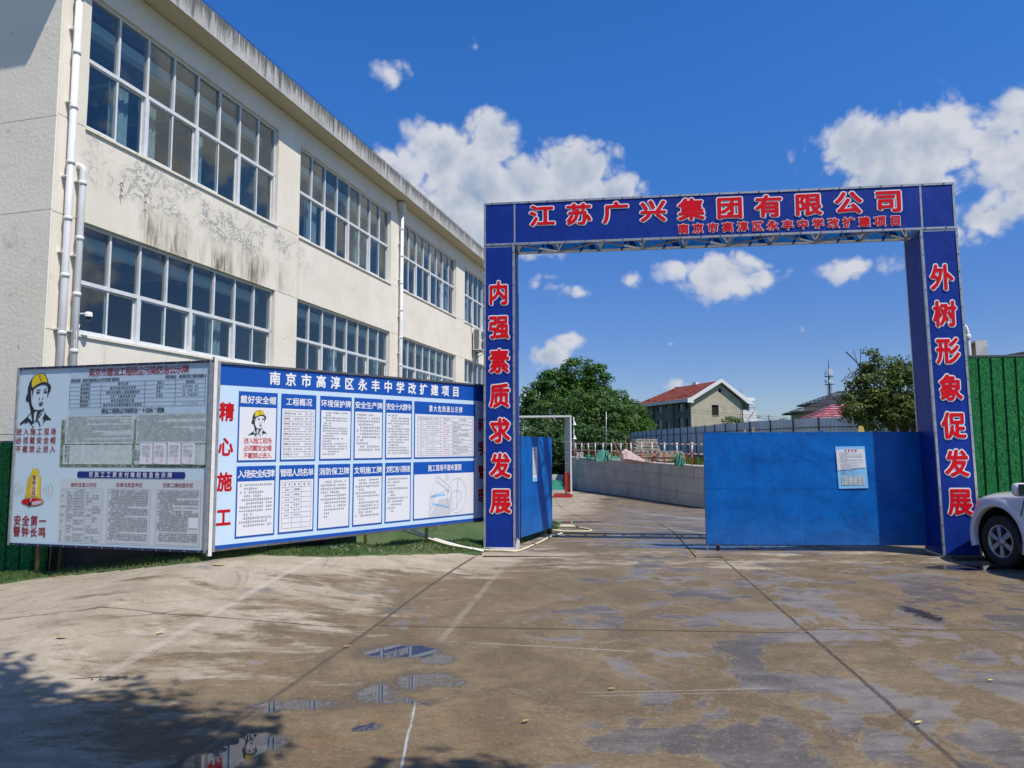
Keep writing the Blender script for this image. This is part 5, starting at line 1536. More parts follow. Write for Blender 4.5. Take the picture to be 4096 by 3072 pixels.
# pale cone-shaped hopper lying on its side
hp = thing('hopper', 'pale pink faceted hopper lying on its side behind the railing', 'hopper', (7.15, 45, .60), .15); hp.scale = (.8, .8, .8)
g = MB(); k_ = 6
ringA = [(0, .78 * cos(a) * .8, .62 + .62 * sin(a)) for a in [i * 2 * pi / k_ + .3 for i in range(k_)]]
ringB = [(1.5, .16 * cos(a), .22 + .14 * sin(a)) for a in [i * 2 * pi / k_ + .3 for i in range(k_)]]
ringC = [(-.35, .5 * cos(a), .55 + .42 * sin(a)) for a in [i * 2 * pi / k_ + .3 for i in range(k_)]]
g.v = ringA + ringB + ringC
for i in range(k_):
    j = (i + 1) % k_; g.face((i, j, k_ + j, k_ + i)); g.face((2 * k_ + i, 2 * k_ + j, j, i))
g.face(tuple(range(2 * k_, 3 * k_))); g.build('shell', 'tarp_pink', hp)
g = MB(); g.tube([(1.4, 0, .2), (3.3, -.1, .1)], .06, 8); g.build('spout', 'tarp_pink', hp)
def tent(x, y, w_, h, d_, label):
    g = MB(); n = 10
    for i in range(n + 1):
        for j in range(7):
            u = i / n; v = j / 6; a = abs(v - .5) * 2
            z = h * (1 - a ** 1.3) * (.45 + .55 * sin(pi * min(1, u * 1.3 + .1))) + .05 * noise.noise((u * 5, v * 5, x))
            g.v.append(((u - .5) * w_, (v - .5) * d_, max(0, z)))
    for i in range(n):
        for j in range(6): a = i * 7 + j; g.face((a, a + 7, a + 8, a + 1))
    return g.build('net_heap', 'tarp_green', None, label=label, cat='netting', loc=(x, y, .62))
tent(7.15, 53.5, 1.9, .85, 1.0, 'widest green dust net heap behind the far railing posts')
tent(9.45, 40.3, .55, .75, .5, 'pointed green net bundle beside the nearer railing posts')
tent(6.25, 57.5, .7, .5, .5, 'small green net bundle near the far end of the railing')
g = MB(); g.box(-.22, .22, -.15, .15, 0, .55); g.build('fire_box', 'red_paint', None, label='small red box standing between the two board piles', cat='box', loc=(9.75, 47.2, .6))
g = MB(); g.box(-.28, .28, -.2, .2, 0, .65); g.build('white_bin', 'wall_white', None, label='pale box at the far end of the railing', cat='box', loc=(5.75, 61, .6))
g = MB(); g.tube([(-.5, 0, 0), (-.45, 0, .55), (-.35, 0, .62), (.1, .1, .55), (.5, .1, .05)], .03, 8); g.build('bent_pipe', 'pipe_white', None, label='bent white plastic pipe lying on the grass by the railing', cat='pipe', loc=(10.9, 37.6, .62))
pl1 = thing('loudspeaker_pole', 'thin pole with two small horn lights beyond the railing', 'pole', (4.80, 55.5, .3))
g = MB(); g.tube([(0, 0, 0), (0, 0, 3.7)], .03, 6); g.build('pole', 'pipe_white', pl1)
for z in (2.15, 3.25):
    g = MB(); g.lathe([(.03, .15), (.05, .05), (.16, -.15)], (.05, 0, z), n=10); g.build('horn', 'white_paint', pl1)
g = MB(); g.tube([(0, 0, 0), (.05, 0, 3.9)], .028, 6); g.build('thin_pole', 'galv', None, label='bare thin grey pole standing in front of the trees', cat='pole', loc=(7.48, 57, .6))
# trellis of loose sticks
g = MB()
for k in range(16):
    a = Vector((R.uniform(-.6, .6), R.uniform(-.3, .3), 0)); b_ = a + Vector((R.uniform(-.8, .6), R.uniform(-.2, .2), R.uniform(.7, 1.9))); g.tube([a, b_], .012, 4, False)
g.build('brush_pile', 'wood', None, label='tangled pile of thin dry branches behind the railing', cat='branches', loc=(8.0, 52, .6))
# wooden trestle leaning above the gate leaf
tr_ = thing('wooden_trestle', 'crossed wooden timbers rising above the blue gate leaf', 'trestle', (8.0, 24.0, 0))
for (a, b_) in (((-.2, 0, .2), (.12, 0, 2.36)), ((-.32, .1, .2), (-.14, .1, 2.3)), ((-.28, .04, 1.9), (.06, .04, 2.0))):
    g = MB(); g.bar(a, b_, .06, .03); g.build('timber', 'wood', tr_)
# shaped tops of playground boards peeping over the leaf
def peep(x, y, h, mat, flip, label):
    g = MB(); pr = [(0, 0), (.20, 0)] + [(.20 + .06 * sin(t), h - .3 + .1 * t) for t in (0, .5, 1)] + [(.16 + .07 * cos(t), h - .07 + .07 * sin(t)) for t in (0, .6, 1.2, 1.8, 2.4, 3.0)] + [(.06, h - .3)]
    pr = [((-q[0] if flip else q[0]), q[1]) for q in pr]
    g.prism(pr, (0, 0, 0), (1, 0, 0), (0, 0, 1), (0, 1, 0), .06)
    return g.build('playground_post', mat, None, label=label, cat='post', group='curved playground posts behind the gate', loc=(x, y, 0))
peep(8.28, 19.5, 2.17, 'blue_paint', False, 'blue round-topped post peeping over the gate leaf')
peep(9.05, 19.5, 2.10, 'tarp_pink', False, 'short pinkish round-topped post peeping over the gate leaf')
peep(9.70, 19.5, 2.28, 'yellow_paint', True, 'yellow curved post peeping over the gate leaf')

# ------------------------------------------------------------------ WHITE CORRUGATED FENCE
fe = thing('site_fence', 'long pale blue corrugated sheet fence across the yard', 'fence')
FP = [(11.6, 70), (11.9, 60), (12.3, 50), (13.0, 39), (14.4, 33.5), (17.6, 30), (24, 26)]
FT = [3.05, 3.05, 3.05, 3.05, 3.05, 3.06, 3.1]
q = MB(); prof = []; 
for k in range(5):
    x = k * .18; prof += [(x + .0, 0), (x + .13, 0), (x + .145, .02), (x + .165, .02)]
prof = [(x, y) for x, y in prof]; prof.append((.9, 0))
for (x, y) in prof: q.v += [(x, y, 0), (x, y, 1.0)]
for k in range(len(prof) - 1): a = k * 2; q.face((a, a + 2, a + 3, a + 1))
fm = q.mesh('panel', 'fence_sheet')
q = MB(); q.box(-.03, .03, -.05, .0, 0, 1); pm_ = q.mesh('post', 'steel_dark')
q = MB(); q.bar((0, .05, 1.9), (.0, 1.1, .05), .03); bm_ = q.mesh('brace', 'steel_dark')
tot = 0
for (a, b_, za, zb_) in zip(FP[:-1], FP[1:], FT[:-1], FT[1:]):
    a = Vector((*a, 0)); b_ = Vector((*b_, 0)); d_ = b_ - a; L = d_.length; n = max(1, round(L / .9)); an = atan2(d_.y, d_.x)
    for k in range(n):
        p = a + d_ * (k / n); zt = za + (zb_ - za) * k / n + R.uniform(-.015, .015)
        o = link('panel', fm, fe, loc=(p.x, p.y, .6), rz=an); o.scale = (L / n / .9 * .995, 1, zt - .6)
        if tot % 2 == 0:
            o = link('post', pm_, fe, loc=(p.x, p.y, .6), rz=an); o.scale = (1, 1, zt - .6 + .03)
        tot += 1
g = MB()
for a, b_ in zip(FP[:-1], FP[1:]):
    for z in (1.1, 2.6): g.bar((a[0] - .04, a[1], z), (b_[0] - .04, b_[1], z), .03)
for k in range(6):
    y = 62 - k * 5; x = 11.9; g.bar((x - .1, y, 2.4), (x - 1.0, y - .3, .65), .04)
g.build('brace_rail', 'steel_dark', fe)

# ------------------------------------------------------------------ GREEN PRINTED FENCES
def green_fence(label, loc, rz_, n0, n1, z0, z1, base_h=0.0, pitch=.21):
    t = thing('green_fence', label, 'fence', loc, rz_)
    q = MB(); W = pitch
    pr = [(0.004, 0), (.012, .0), (.018, -.022), (W - .022, -.022), (W - .016, 0), (W - .004, 0)]
    for (x, y) in pr: q.v += [(x, y, z0), (x, y, z1)]
    for k in range(len(pr) - 1): a = k * 2; q.face((a, a + 2, a + 3, a + 1))
    me = q.mesh('panel', 'grass_print')
    for k in range(n0, n1): link('panel', me, t, loc=(k * pitch, 0, 0))
    g = MB(); g.box(n0 * pitch, n1 * pitch, .004, .03, z0 + .02, z1 - .02); g.build('backing', 'black', t)
    g = MB(); g.box(n0 * pitch, n1 * pitch, -.03, .04, z1, z1 + .03); g.build('top_rail', 'galv_dark', t)
    if base_h > 0:
        g = MB(); g.box(n0 * pitch, n1 * pitch, -.05, .25, 0, base_h); g.build('base_wall', 'wall_white', t)
    return t
green_fence('tall grass-printed green sheet fence behind the white car', (7.6, 12.55, 0), az(93), 0, 60, .79, 3.30, .785)
green_fence('short piece of green sheet fence behind the leftmost board', (-9.23, 10.50, 0), az(97), 0, 13, .0, 1.82)
# electrical box, pipe and blue roof behind the right fence
eb = thing('meter_box', 'weathered white box standing above the green fence', 'box', (8.50, 12.95, 0), az(97))
g = MB(); g.box(0, .20, 0, .16, 2.6, 3.66); g.build('casing', 'wall_white', eb)
g = MB(); g.box(-.006, -.001, .0, .15, 3.3, 3.62); g.build('side_stain', 'iron_rust', eb)
g = MB(); g.smooth = True; g.tube([(8.02, 12.95, 3.98), (8.14, 12.95, 3.99), (8.26, 12.95, 3.97), (8.33, 12.95, 3.90), (8.36, 12.95, 3.80), (8.38, 12.95, 2.2), (8.38, 12.95, 0)], .042, 10); g.lathe([(.045, .05), (.054, .04), (.054, -.04), (.045, -.05)], (8.36, 12.95, 3.72), n=10)
g.build('bent_pipe', 'pipe_white', None, label='white pipe with a bent top rising behind the green fence', cat='pipe')
rb = thing('shed', 'blue-walled shed with low sloping roof behind the green fence', 'shed', (9.6, 13.9, 0), az(93))
g = MB(); g.prism([(0, 0), (7, 0), (7, 4.60), (0, 3.35)], (0, 0, 0), (1, 0, 0), (0, 0, 1), (0, 1, 0), .7); g.build('wall', 'blue_roof', rb)
g = MB(); g.prism([(-.3, 3.34), (7.2, 4.66), (7.2, 4.76), (-.3, 3.44)], (0, -.15, 0), (1, 0, 0), (0, 0, 1), (0, 1, 0), 1.0); g.build('roof', 'roof_dark', rb)
g = MB(); g.tube([(.45, -.1, 3.50), (.5, -.1, 3.64), (.62, -.1, 3.70), (.75, -.1, 3.66), (.85, -.1, 3.60)], .008, 5); g.build('cable', 'wire', rb)

# ------------------------------------------------------------------ HOUSES FAR BEHIND
def u2(a): return Vector((sin(radians(a)), cos(radians(a)), 0))
hs = thing('apartment_house', 'derelict three-storey house with red tiled roof and tan gable end', 'house', (28.4, 113, 0), az(73.5))
# local x along the gable (to the right), local y along the long side (away, leftwards)
GW, HL, EZ, AZ_ = 9.4, 18.6, 9.3, 12.2; AX = 5.3
def holes_wall(root, W, zt, openings, ypl, thick, mat, prof_top=None):
    """Wall in the local XZ plane made of strips round the openings."""
    g = MB(); xs = sorted({0, W, *[o[0] for o in openings], *[o[1] for o in openings]}); zs = sorted({0, zt, *[o[2] for o in openings], *[o[3] for o in openings]})
    for xa, xb in zip(xs[:-1], xs[1:]):
        for za, zb in zip(zs[:-1], zs[1:]):
            cx_, cz_ = (xa + xb) / 2, (za + zb) / 2
            if any(o[0] < cx_ < o[1] and o[2] < cz_ < o[3] for o in openings): continue
            g.box(xa, xb, ypl, ypl + thick, za, zb)
    return g.build('wall', mat, root)
gop = [(3.75, 5.0, 6.55, 8.3), (3.85, 5.1, 3.2, 4.85), (3.8, 5.05, .9, 2.1)]
holes_wall(hs, GW, EZ - .9, gop, 0, .25, 'house_wall')
g = MB(); g.prism([(0, EZ - .9), (GW, EZ - .9), (GW, EZ - .55), (AX, AZ_ - .35), (0, EZ - .3)], (0, 0, 0), (1, 0, 0), (0, 0, 1), (0, 1, 0), .25); g.build('gable', 'house_wall', hs)
g = MB(); g.box(AX - .25, AX + .25, -.01, -.005, 10.3, 10.95); g.build('attic_opening', 'hole', hs)
for o in gop:
    g = MB(); g.box(o[0] + .02, o[1] - .02, .20, .24, o[2] + .02, o[3] - .02); w_ = g.build('window', 'hole', hs)
    g = MB(); g.box(o[0] - .05, o[1] + .05, -.06, .02, o[2] - .09, o[2] - .005); g.build('sill', 'house_wall', w_)
# long side: local plane x=0 going in +y
sop = []
for fl in range(3):
    z = 1.0 + fl * 3.0
    for (a, b_, zz, hh) in ((1.0, 1.8, .6, 1.5), (2.5, 4.0, .4, 1.9), (7.0, 8.2, 1.0 if fl != 1 else .4, .8 if fl != 1 else 1.4), (9.6, 11.2, .4, 1.8), (13.0, 13.8, .6, 1.3), (15.0, 16.4, .4, 1.8)): sop.append((a, b_, z + zz, z + zz + hh))
g = MB(); xs = sorted({0.26, HL, *[o[0] for o in sop], *[o[1] for o in sop]}); zs = sorted({0, EZ - .3, *[o[2] for o in sop], *[o[3] for o in sop]})
for xa, xb in zip(xs[:-1], xs[1:]):
    for za, zb in zip(zs[:-1], zs[1:]):
        cx_, cz_ = (xa + xb) / 2, (za + zb) / 2
        if any(o[0] < cx_ < o[1] and o[2] < cz_ < o[3] for o in sop): continue
        g.box(0, .25, xa, xb, za, zb)
g.build('side_wall', 'house_shaded', hs)
for o in sop:
    g = MB(); g.box(.18, .22, o[0] + .02, o[1] - .02, o[2] + .02, o[3] - .02); g.build('window', 'dark_glass' if R.random() < .6 else 'hole', hs)
for yy in (5.2, 12.2):
    g = MB(); g.box(-.35, -.002, yy, yy + 1.0, 0, EZ - .5); g.build('pilaster', 'house_shaded', hs)
g = MB(); g.box(GW - .25, GW, .26, HL, 0, EZ - .6); g.box(0.26, GW - .26, HL - .25, HL, 0, EZ - .6); g.build('rear_wall', 'house_wall', hs)
# roof with battened tile courses; left slope is seen
roof = link('roof', None, hs)
def slope_strips(x_e, z_e, x_r, z_r, y0, y1, hip, n, tilew=.9):
    for k in range(n):
        t0, t1 = k / n, (k + 1) / n
        xa, za = x_e + (x_r - x_e) * t0, z_e + (z_r - z_e) * t0
        xb, zb = x_e + (x_r - x_e) * t1, z_e + (z_r - z_e) * t1
        ya = y1 - hip * t0; yb = y1 - hip * t1
        g = MB(); m = int((ya - y0) / tilew)
        for q_ in range(m):
            u0 = y0 + (ya - y0) * q_ / m; u1 = y0 + (ya - y0) * (q_ + 1) / m - .02
            v0 = y0 + (yb - y0) * q_ / m; v1 = y0 + (yb - y0) * (q_ + 1) / m - .02
            j_ = R.uniform(0, .03) + (.12 if R.random() < .03 else 0)
            g.quad((xa, u0, za + .09 + j_), (xa, u1, za + .09 + j_), (xb, v1, zb + .03), (xb, v0, zb + .03))
            g.quad((xa, u0, za + .09 + j_), (xa, u1, za + .09 + j_), (xa, u1, za), (xa, u0, za))
        g.build('tile_course', 'tile_red', roof)
slope_strips(-.75, EZ - .15, AX, AZ_, -.45, HL + .3, 5.5, 15)
slope_strips(GW + .5, EZ - .35, AX, AZ_, -.45, HL + .3, 5.5, 8)
g = MB(); g.quad((-.7, -.4, EZ - .2), (-.7, HL, EZ - .2), (AX, HL - 5.5, AZ_ - .05), (AX, -.4, AZ_ - .05)); g.quad((GW + .5, -.4, EZ - .4), (GW + .5, HL, EZ - .4), (AX, HL - 5.5, AZ_ - .05), (AX, -.4, AZ_ - .05)); g.poly([(-.7, HL, EZ - .2), (GW + .5, HL, EZ - .4), (AX, HL - 5.5, AZ_ - .05)]); g.build('roof_deck', 'roof_dark', roof)
g = MB(); g.prism([(-.95, EZ - .75), (-.95, EZ - .05), (-.3, EZ + .05), (AX, AZ_ + .22), (GW + 1.6, EZ - .55), (GW + 1.6, EZ - .95), (GW + .6, EZ - .72), (AX, AZ_ - .30), (.1, EZ - .35), (.1, EZ - .75)], (0, -.7, 0), (1, 0, 0), (0, 0, 1), (0, 1, 0), .45); g.build('bargeboard', 'white_paint', hs)
g = MB(); g.box(-1.0, -.70, -.4, HL + .3, EZ - .62, EZ - .12); g.build('gutter', 'wall_white', hs)
g = MB(); g.box(AX - .4, AX + .1, 6.5, 7.6, AZ_ - .15, AZ_ + .35); g.build('chimney', 'white_paint', hs)
# curved white balconies on the right
for (z0, z1) in ((5.4, 7.55), (9.0, 9.55)):
    g = MB(); pr = [(0, 0), (1.9, 0)] + [(1.9 + .9 * sin(t), .9 - .9 * cos(t)) for t in (.4, .8, 1.2, 1.57)] + [(2.8, 4.5), (0, 4.5)]
    if z1 - z0 > 1:
        for k in range(6):
            h0 = z0 + (z1 - z0) * k / 6; g.prism(pr, (GW, -.15, h0), (1, 0, 0), (0, 1, 0), (0, 0, 1), (z1 - z0) / 6 - .03)
    else: g.prism(pr, (GW, -.15, z0), (1, 0, 0), (0, 1, 0), (0, 0, 1), z1 - z0)
    g.build('balcony', 'white_paint', hs)
g = MB(); g.box(GW, GW + 1.7, .6, 4.5, 0, 9.0); g.build('stair_wall', 'house_shaded', hs)
g = MB(); g.tube([(GW + 2.7, 0, 7.9), (GW + .3, -.1, 7.9)], .03, 5); g.build('cable', 'wire', hs)
g = MB(); g.tube([(GW - .3, -.2, EZ + 1.6), (GW - .35, -.2, EZ - .8), (GW - .1, -.3, 5.0), (GW + 2.2, -.3, 7.6)], .04, 5); g.build('cable', 'wire', hs)

def hip_roof(root, x0, x1, y0, y1, z0, z1, mat, eave=.5, name='roof'):
    g = MB(); x0 -= eave; x1 += eave; y0 -= eave; y1 += eave; hw = min((x1 - x0), (y1 - y0)) / 2
    if x1 - x0 > y1 - y0: A, B = ((x0 + hw, (y0 + y1) / 2, z1), (x1 - hw, (y0 + y1) / 2, z1))
    else: A, B = (((x0 + x1) / 2, y0 + hw, z1), ((x0 + x1) / 2, y1 - hw, z1))
    n = 10
    def course(p0, p1, q1, q0):
        p0, p1, q1, q0 = map(Vector, (p0, p1, q1, q0))
        for k in range(n):
            a, b_ = k / n, (k + 1) / n; l = Vector((0, 0, .06))
            g.quad(p0.lerp(q0, a) + l, p1.lerp(q1, a) + l, p1.lerp(q1, b_), p0.lerp(q0, b_))
    if x1 - x0 > y1 - y0:
        course((x0, y0, z0), (x1, y0, z0), B, A); course((x1, y1, z0), (x0, y1, z0), A, B); course((x0, y1, z0), (x0, y0, z0), A, A); course((x1, y0, z0), (x1, y1, z0), B, B)
    else:
        course((x0, y0, z0), (x1, y0, z0), A, A); course((x1, y1, z0), (x0, y1, z0), B, B); course((x0, y1, z0), (x0, y0, z0), A, B); course((x1, y0, z0), (x1, y1, z0), B, A)
    g.box(x0, x1, y0, y1, z0 - .16, z0 - .002); return g.build(name, mat, root)
dh = thing('house', 'far brown house with dark tiled hip roof', 'house', (32.8, 80, 0), az(100))
g = MB(); g.box(0, 8.6, 0, 7, 0, 5.45); g.build('wall', 'house_wall', dh)
for xa in (1.2, 4.2, 6.6):
    g = MB(); g.box(xa, xa + 1.3, -.05, -.01, 3.6, 4.9); g.build('window', 'dark_glass', dh)
hip_roof(dh, 0, 8.6, 0, 7, 5.6, 7.3, 'roof_dark', .9)
d2 = thing('house', 'far house with long dark tiled roof, half hidden by the leafy tree', 'house', (40.0, 92, 0), az(95))
g = MB(); g.box(0, 14, 0, 7, 0, 7.2); g.build('wall', 'house_wall', d2); hip_roof(d2, 0, 14, 0, 7, 7.3, 9.0, 'roof_dark', .8)
pk = thing('pavilion', 'pavilion with faded pink tiled hip roof behind the fence', 'pavilion', (20.6, 49.5, .6), az(97))
g = MB(); g.box(.4, 8.4, .4, 4.0, 0, 2.7); g.build('wall', 'wall_white', pk)
hip_roof(pk, 0, 9.0, 0, 4.6, 2.70, 4.10, 'roof_pink', .35)
# communications tower
tw = thing('telecom_mast', 'tall thin dark telecom mast with white panel antennas', 'mast', (71.5, 160, 0))
g = MB(); g.tube([(0, 0, 0), (0, 0, 15), (0, 0, 19.2)], [.26, .22, .16], 10); g.tube([(0, 0, 19.2), (0, 0, 21.2)], .08, 6); g.build('mast', 'steel_far', tw)
for z in (17.4, 15.6):
    g = MB(); g.lathe([(.3, 0), (1.0, 0), (1.0, .12), (.3, .12)], (0, 0, z - .2), n=12); g.build('platform', 'steel_far', tw)
    for k in range(3):
        a = k * 2.09 + .3; g = MB(); g.box(.75 * cos(a) - .16, .75 * cos(a) + .16, .75 * sin(a) - .1, .75 * sin(a) + .1, z + .2, z + (1.5 if z > 17 else .9)); g.build('antenna', 'white_paint', tw)
g = MB()
for k in range(14): g.bar((-.55, 0, 11.5 + k * .3), (.55, 0, 11.5 + k * .3), .05)
g.bar((.5, 0, 11.2), (.5, 0, 15.5), .06); g.bar((-.5, 0, 11.2), (-.5, 0, 15.5), .06); g.build('ladder', 'steel_far', tw)
up = thing('utility_pole', 'small far utility pole with crossarms and wires', 'pole', (32.4, 90, .6))
g = MB(); g.tube([(0, 0, 0), (0, 0, 5.0)], .08, 6); g.bar((-.55, 0, 4.5), (.55, 0, 4.5), .06); g.bar((-.35, 0, 4.8), (.35, 0, 4.8), .05); g.build('pole', 'steel_far', up)
g = MB()
for (a, b_, s_) in (((-.5, 0, 4.55), (-9, 25, 7.5), 1.0), ((.5, 0, 4.55), (12, 4, 3.3), .5), ((.35, 0, 4.85), (12, 4, 3.9), .5), ((-.3, 0, 4.85), (-9, 25, 7.9), 1.0)):
    a = Vector(a); b_ = Vector(b_); g.tube([a.lerp(b_, t / 8) - Vector((0, 0, s_ * 4 * (t / 8) * (1 - t / 8) * .3)) for t in range(9)], .018, 4, False)
g.build('power_line', 'wire', up)
sl_ = thing('street_lamp', 'small far street lamp with a slanted arm beside the house', 'lamp', (29.5, 88, .6))
g = MB(); g.tube([(0, 0, 0), (0, 0, 3.6), (1.0, 0, 4.7)], .06, 6); g.build('pole', 'galv', sl_); g = MB(); g.box(.75, 1.35, -.1, .1, 4.62, 4.72); g.build('lamp_head', 'galv', sl_)

# low wall and green net at the end of the ramp
g = MB(); g.box(-6, 5.0, 0, .25, 0, 1.0); g.build('low_wall', 'wall_white', None, label='low grey wall at the foot of the trees past the inner gate', cat='wall', loc=(0, 70, -2.0))
g = MB()
for i in range(31):
    for j in range(9):
        x = -4 + i * .28; y = j * .5; h = .75 * sin(pi * j / 8 * .55) + .12 * noise.noise((x, y, 1)); g.v.append((x, y, h))
for i in range(30):
    for j in range(8): a = i * 9 + j; g.face((a, a + 9, a + 10, a + 1))
g.build('net_heap', 'tarp_green', None, label='long mound of earth under green dust net past the inner gate', cat='netting', loc=(0, 60.5, -2.02))
g = MB()
for k in range(160): p = (R.uniform(-4, 4.4), R.uniform(65, 69), -2 + R.uniform(0, .12)); r_ = R.uniform(.1, .3); g.box(p[0], p[0] + r_, p[1], p[1] + r_, p[2] - .1, p[2] + r_ * .5)
g.build('rubble', 'stone_pale', kind='stuff', label='scattered pale rubble before the low wall')

# ------------------------------------------------------------------ TREES
def tree(name, label, base, trunk_h, blobs, nleaf, lsize, mat, seed, group=None, limbs=7, trunk_r=.25, lean_=0.0, droop=.0, aspect=2.0, twig=0, inner=.55):
    rd = random.Random(seed)
    t = thing(name, label, 'tree', base, 0, group)
    g = MB()
    top = Vector((lean_, 0, trunk_h))
    g.tube([(0, 0, -.3), (lean_ * .3, 0, trunk_h * .4), top], [trunk_r * 1.25, trunk_r, trunk_r * .75], 9)
    for k in range(limbs):
        c_, r_ = blobs[k % len(blobs)][0], blobs[k % len(blobs)][1]
        e = Vector(c_) + Vector((rd.uniform(-.5, .5) * r_[0], rd.uniform(-.5, .5) * r_[1], rd.uniform(-.2, .6) * r_[2]))
        m_ = top.lerp(e, .5) + Vector((rd.uniform(-.1, .1), rd.uniform(-.1, .1), rd.uniform(-.05, .15))) * r_[0]
        g.tube([top - Vector((0, 0, trunk_h * .15)), m_, e], [trunk_r * .5, trunk_r * .28, trunk_r * .08], 6, False)
    for k in range(twig):
        c_, r_ = blobs[k % len(blobs)]
        a = rd.uniform(0, 2 * pi); s_ = Vector(c_) + Vector((cos(a) * r_[0] * .7, sin(a) * r_[1] * .3, r_[2] * .6)); e = s_ + Vector((rd.uniform(-.25, .25), 0, rd.uniform(.3, .8))) * r_[0] * .8
        g.tube([s_, s_.lerp(e, .5) + Vector((rd.uniform(-.05, .05), 0, 0)), e], [trunk_r * .06, trunk_r * .045, trunk_r * .02], 4, False)
    g.build('trunk', 'bark', t)
    g = MB(); vol = [b_[1][0] * b_[1][1] * b_[1][2] for b_ in blobs]; vs = sum(v ** (2 / 3) for v in vol)
    for (c_, r_), v_ in zip(blobs, vol):
        n = int(nleaf * (v_ ** (2 / 3)) / vs)
        nc = max(8, n // 40)
        for q_ in range(nc):
            # clump centres near the shell
            while True:
                dv = Vector((rd.gauss(0, 1), rd.gauss(0, 1), rd.gauss(0, 1)))
                if dv.length > .1: dv.normalize(); break
            rad = rd.uniform(inner, 1.0) ** .5
            rad *= 1 + .34 * noise.noise(dv * 2.1 + Vector((seed, 0, 0)))
            cc_ = Vector((c_[0] + dv.x * r_[0] * rad, c_[1] + dv.y * r_[1] * rad, c_[2] + dv.z * r_[2] * rad))
            cs = lsize * rd.uniform(1.4, 2.4)
            for z_ in range(rd.randint(26, 54)):
                while True:
                    o_ = Vector((rd.uniform(-1, 1), rd.uniform(-1, 1), rd.uniform(-.8, 1)))
                    if .45 < o_.length < 1.05: break
                if o_.z < -.1 and rd.random() < .5: o_.z = -o_.z
                p = cc_ + Vector((o_.x, o_.y, o_.z * .75)) * cs
                up_ = (o_.normalized() * 1.0 + dv * .25 + Vector((rd.gauss(0, .35), rd.gauss(0, .35), .35 + rd.gauss(0, .3)))).normalized()
                ax = up_.cross(Vector((rd.gauss(0, 1), rd.gauss(0, 1), rd.gauss(0, 1)))).normalized(); bx = up_.cross(ax)
                l = lsize * rd.uniform(.6, 1.2); wd = l / aspect
                ax = (ax - Vector((0, 0, droop))).normalized()
                i0 = len(g.v); g.v += [tuple(p - ax * l * .5), tuple(p + bx * wd * .5), tuple(p + ax * l * .5), tuple(p - bx * wd * .5)]
                g.face((i0, i0 + 1, i0 + 2, i0 + 3))
    g.build('crown', mat, t)
    return t
def B(*a): return [((x, y, z), (rx, ry, rz_)) for x, y, z, rx, ry, rz_ in a]
tree('broadleaf_tree', 'tallest dark green tree behind the inner gate, highest crown', (5.5, 84, 0), 4.5,
     B((-2.6, 0, 7.4, 1.7, 1.7, 1.7), (-3.3, 0, 5.6, 1.5, 1.6, 1.5), (-.5, 0, 8.9, 2.1, 2, 1.8), (2.2, 0, 10.1, 2.1, 2.1, 1.8), (4.3, 0, 9.5, 1.7, 1.7, 1.9), (1.2, 0, 7.2, 3.4, 2.2, 2.2), (4.6, 0, 6.9, 2.3, 2, 1.8)), 21000, .40, 'leaf_dark', 3, 'big trees past the inner gate', trunk_r=.35)
tree('broadleaf_tree', 'round grey-green tree in front of the tallest tree', (7.0, 76, 0), 2.6,
     B((-2.0, 0, 4.7, 3.0, 2.6, 2.4), (1.2, 0, 5.4, 3.0, 2.6, 2.5), (3.8, 0, 4.4, 2.4, 2.2, 2.2), (-3.4, 0, 2.6, 2.2, 2, 1.8), (0, -1, 2.6, 3.0, 2, 1.6), (3.6, 0, 2.4, 2.6, 2, 1.7)), 24000, .34, 'leaf_mid', 4, 'big trees past the inner gate')
tree('broadleaf_tree', 'dark tree touching the end of the red-roofed house', (12.2, 80, 0), 3.0,
     B((-.4, 0, 6.6, 1.4, 1.4, 1.6), (.8, 0, 4.8, 2.4, 2, 2.0), (-1.6, 0, 4.6, 2.0, 2, 1.9), (1.4, 0, 3.0, 2.4, 2, 1.8), (-1.0, -1, 2.2, 2.4, 2, 1.6)), 14000, .34, 'leaf_dark', 5, 'big trees past the inner gate')
tree('broadleaf_tree', 'low bushy tree left of the inner gate post', (2.2, 72, -1.9), 1.6,
     B((-1.4, 0, 4.4, 1.7, 1.4, 1.7), (.8, 0, 4.0, 1.7, 1.4, 1.8), (-.6, 0, 2.2, 2.0, 1.5, 1.6), (1.8, 0, 2.0, 1.9, 1.5, 1.6)), 11000, .32, 'leaf_blue', 6, 'big trees past the inner gate')
tree('broadleaf_tree', 'dense low trees foliage directly behind the guard rail', (6.4, 71.5, -.2), 1.2,
     B((-1.6, 0, 2.0, 2.0, 1.4, 1.6), (1.4, 0, 2.2, 2.2, 1.5, 1.8), (3.8, 0, 2.0, 1.8, 1.5, 1.6)), 9000, .32, 'leaf_blue', 8, 'big trees past the inner gate')
tree('broadleaf_tree', 'yellow-green shrub just right of the left pillar', (.9, 58, -2), 1.2, B((0, 0, 2.9, 1.0, .9, .8), (-.9, 0, 2.6, .9, .9, .9)), 2600, .20, 'leaf_olive', 9)
tree('fruit_tree', 'small glossy-leaved tree above the blue gate leaf, beside the right pillar', (13.0, 23.6, .2), 1.9,
     B((-.8, 0, 3.5, .95, .8, .85), (.5, 0, 3.3, 1.2, .9, 1.05), (-1.45, 0, 2.85, .75, .7, .5), (.0, -.1, 2.7, 1.5, .9, .65), (1.4, 0, 3.0, 1.0, .9, 1.0), (-.95, 0, 4.25, .35, .35, .5), (-.8, 0, 2.4, 1.1, .7, .4), (-.1, 0, 3.9, .7, .6, .5)), 20000, .14, 'leaf_olive', 11, limbs=12, trunk_r=.11, droop=.35, aspect=2.3, twig=16, inner=.3)
g = MB()
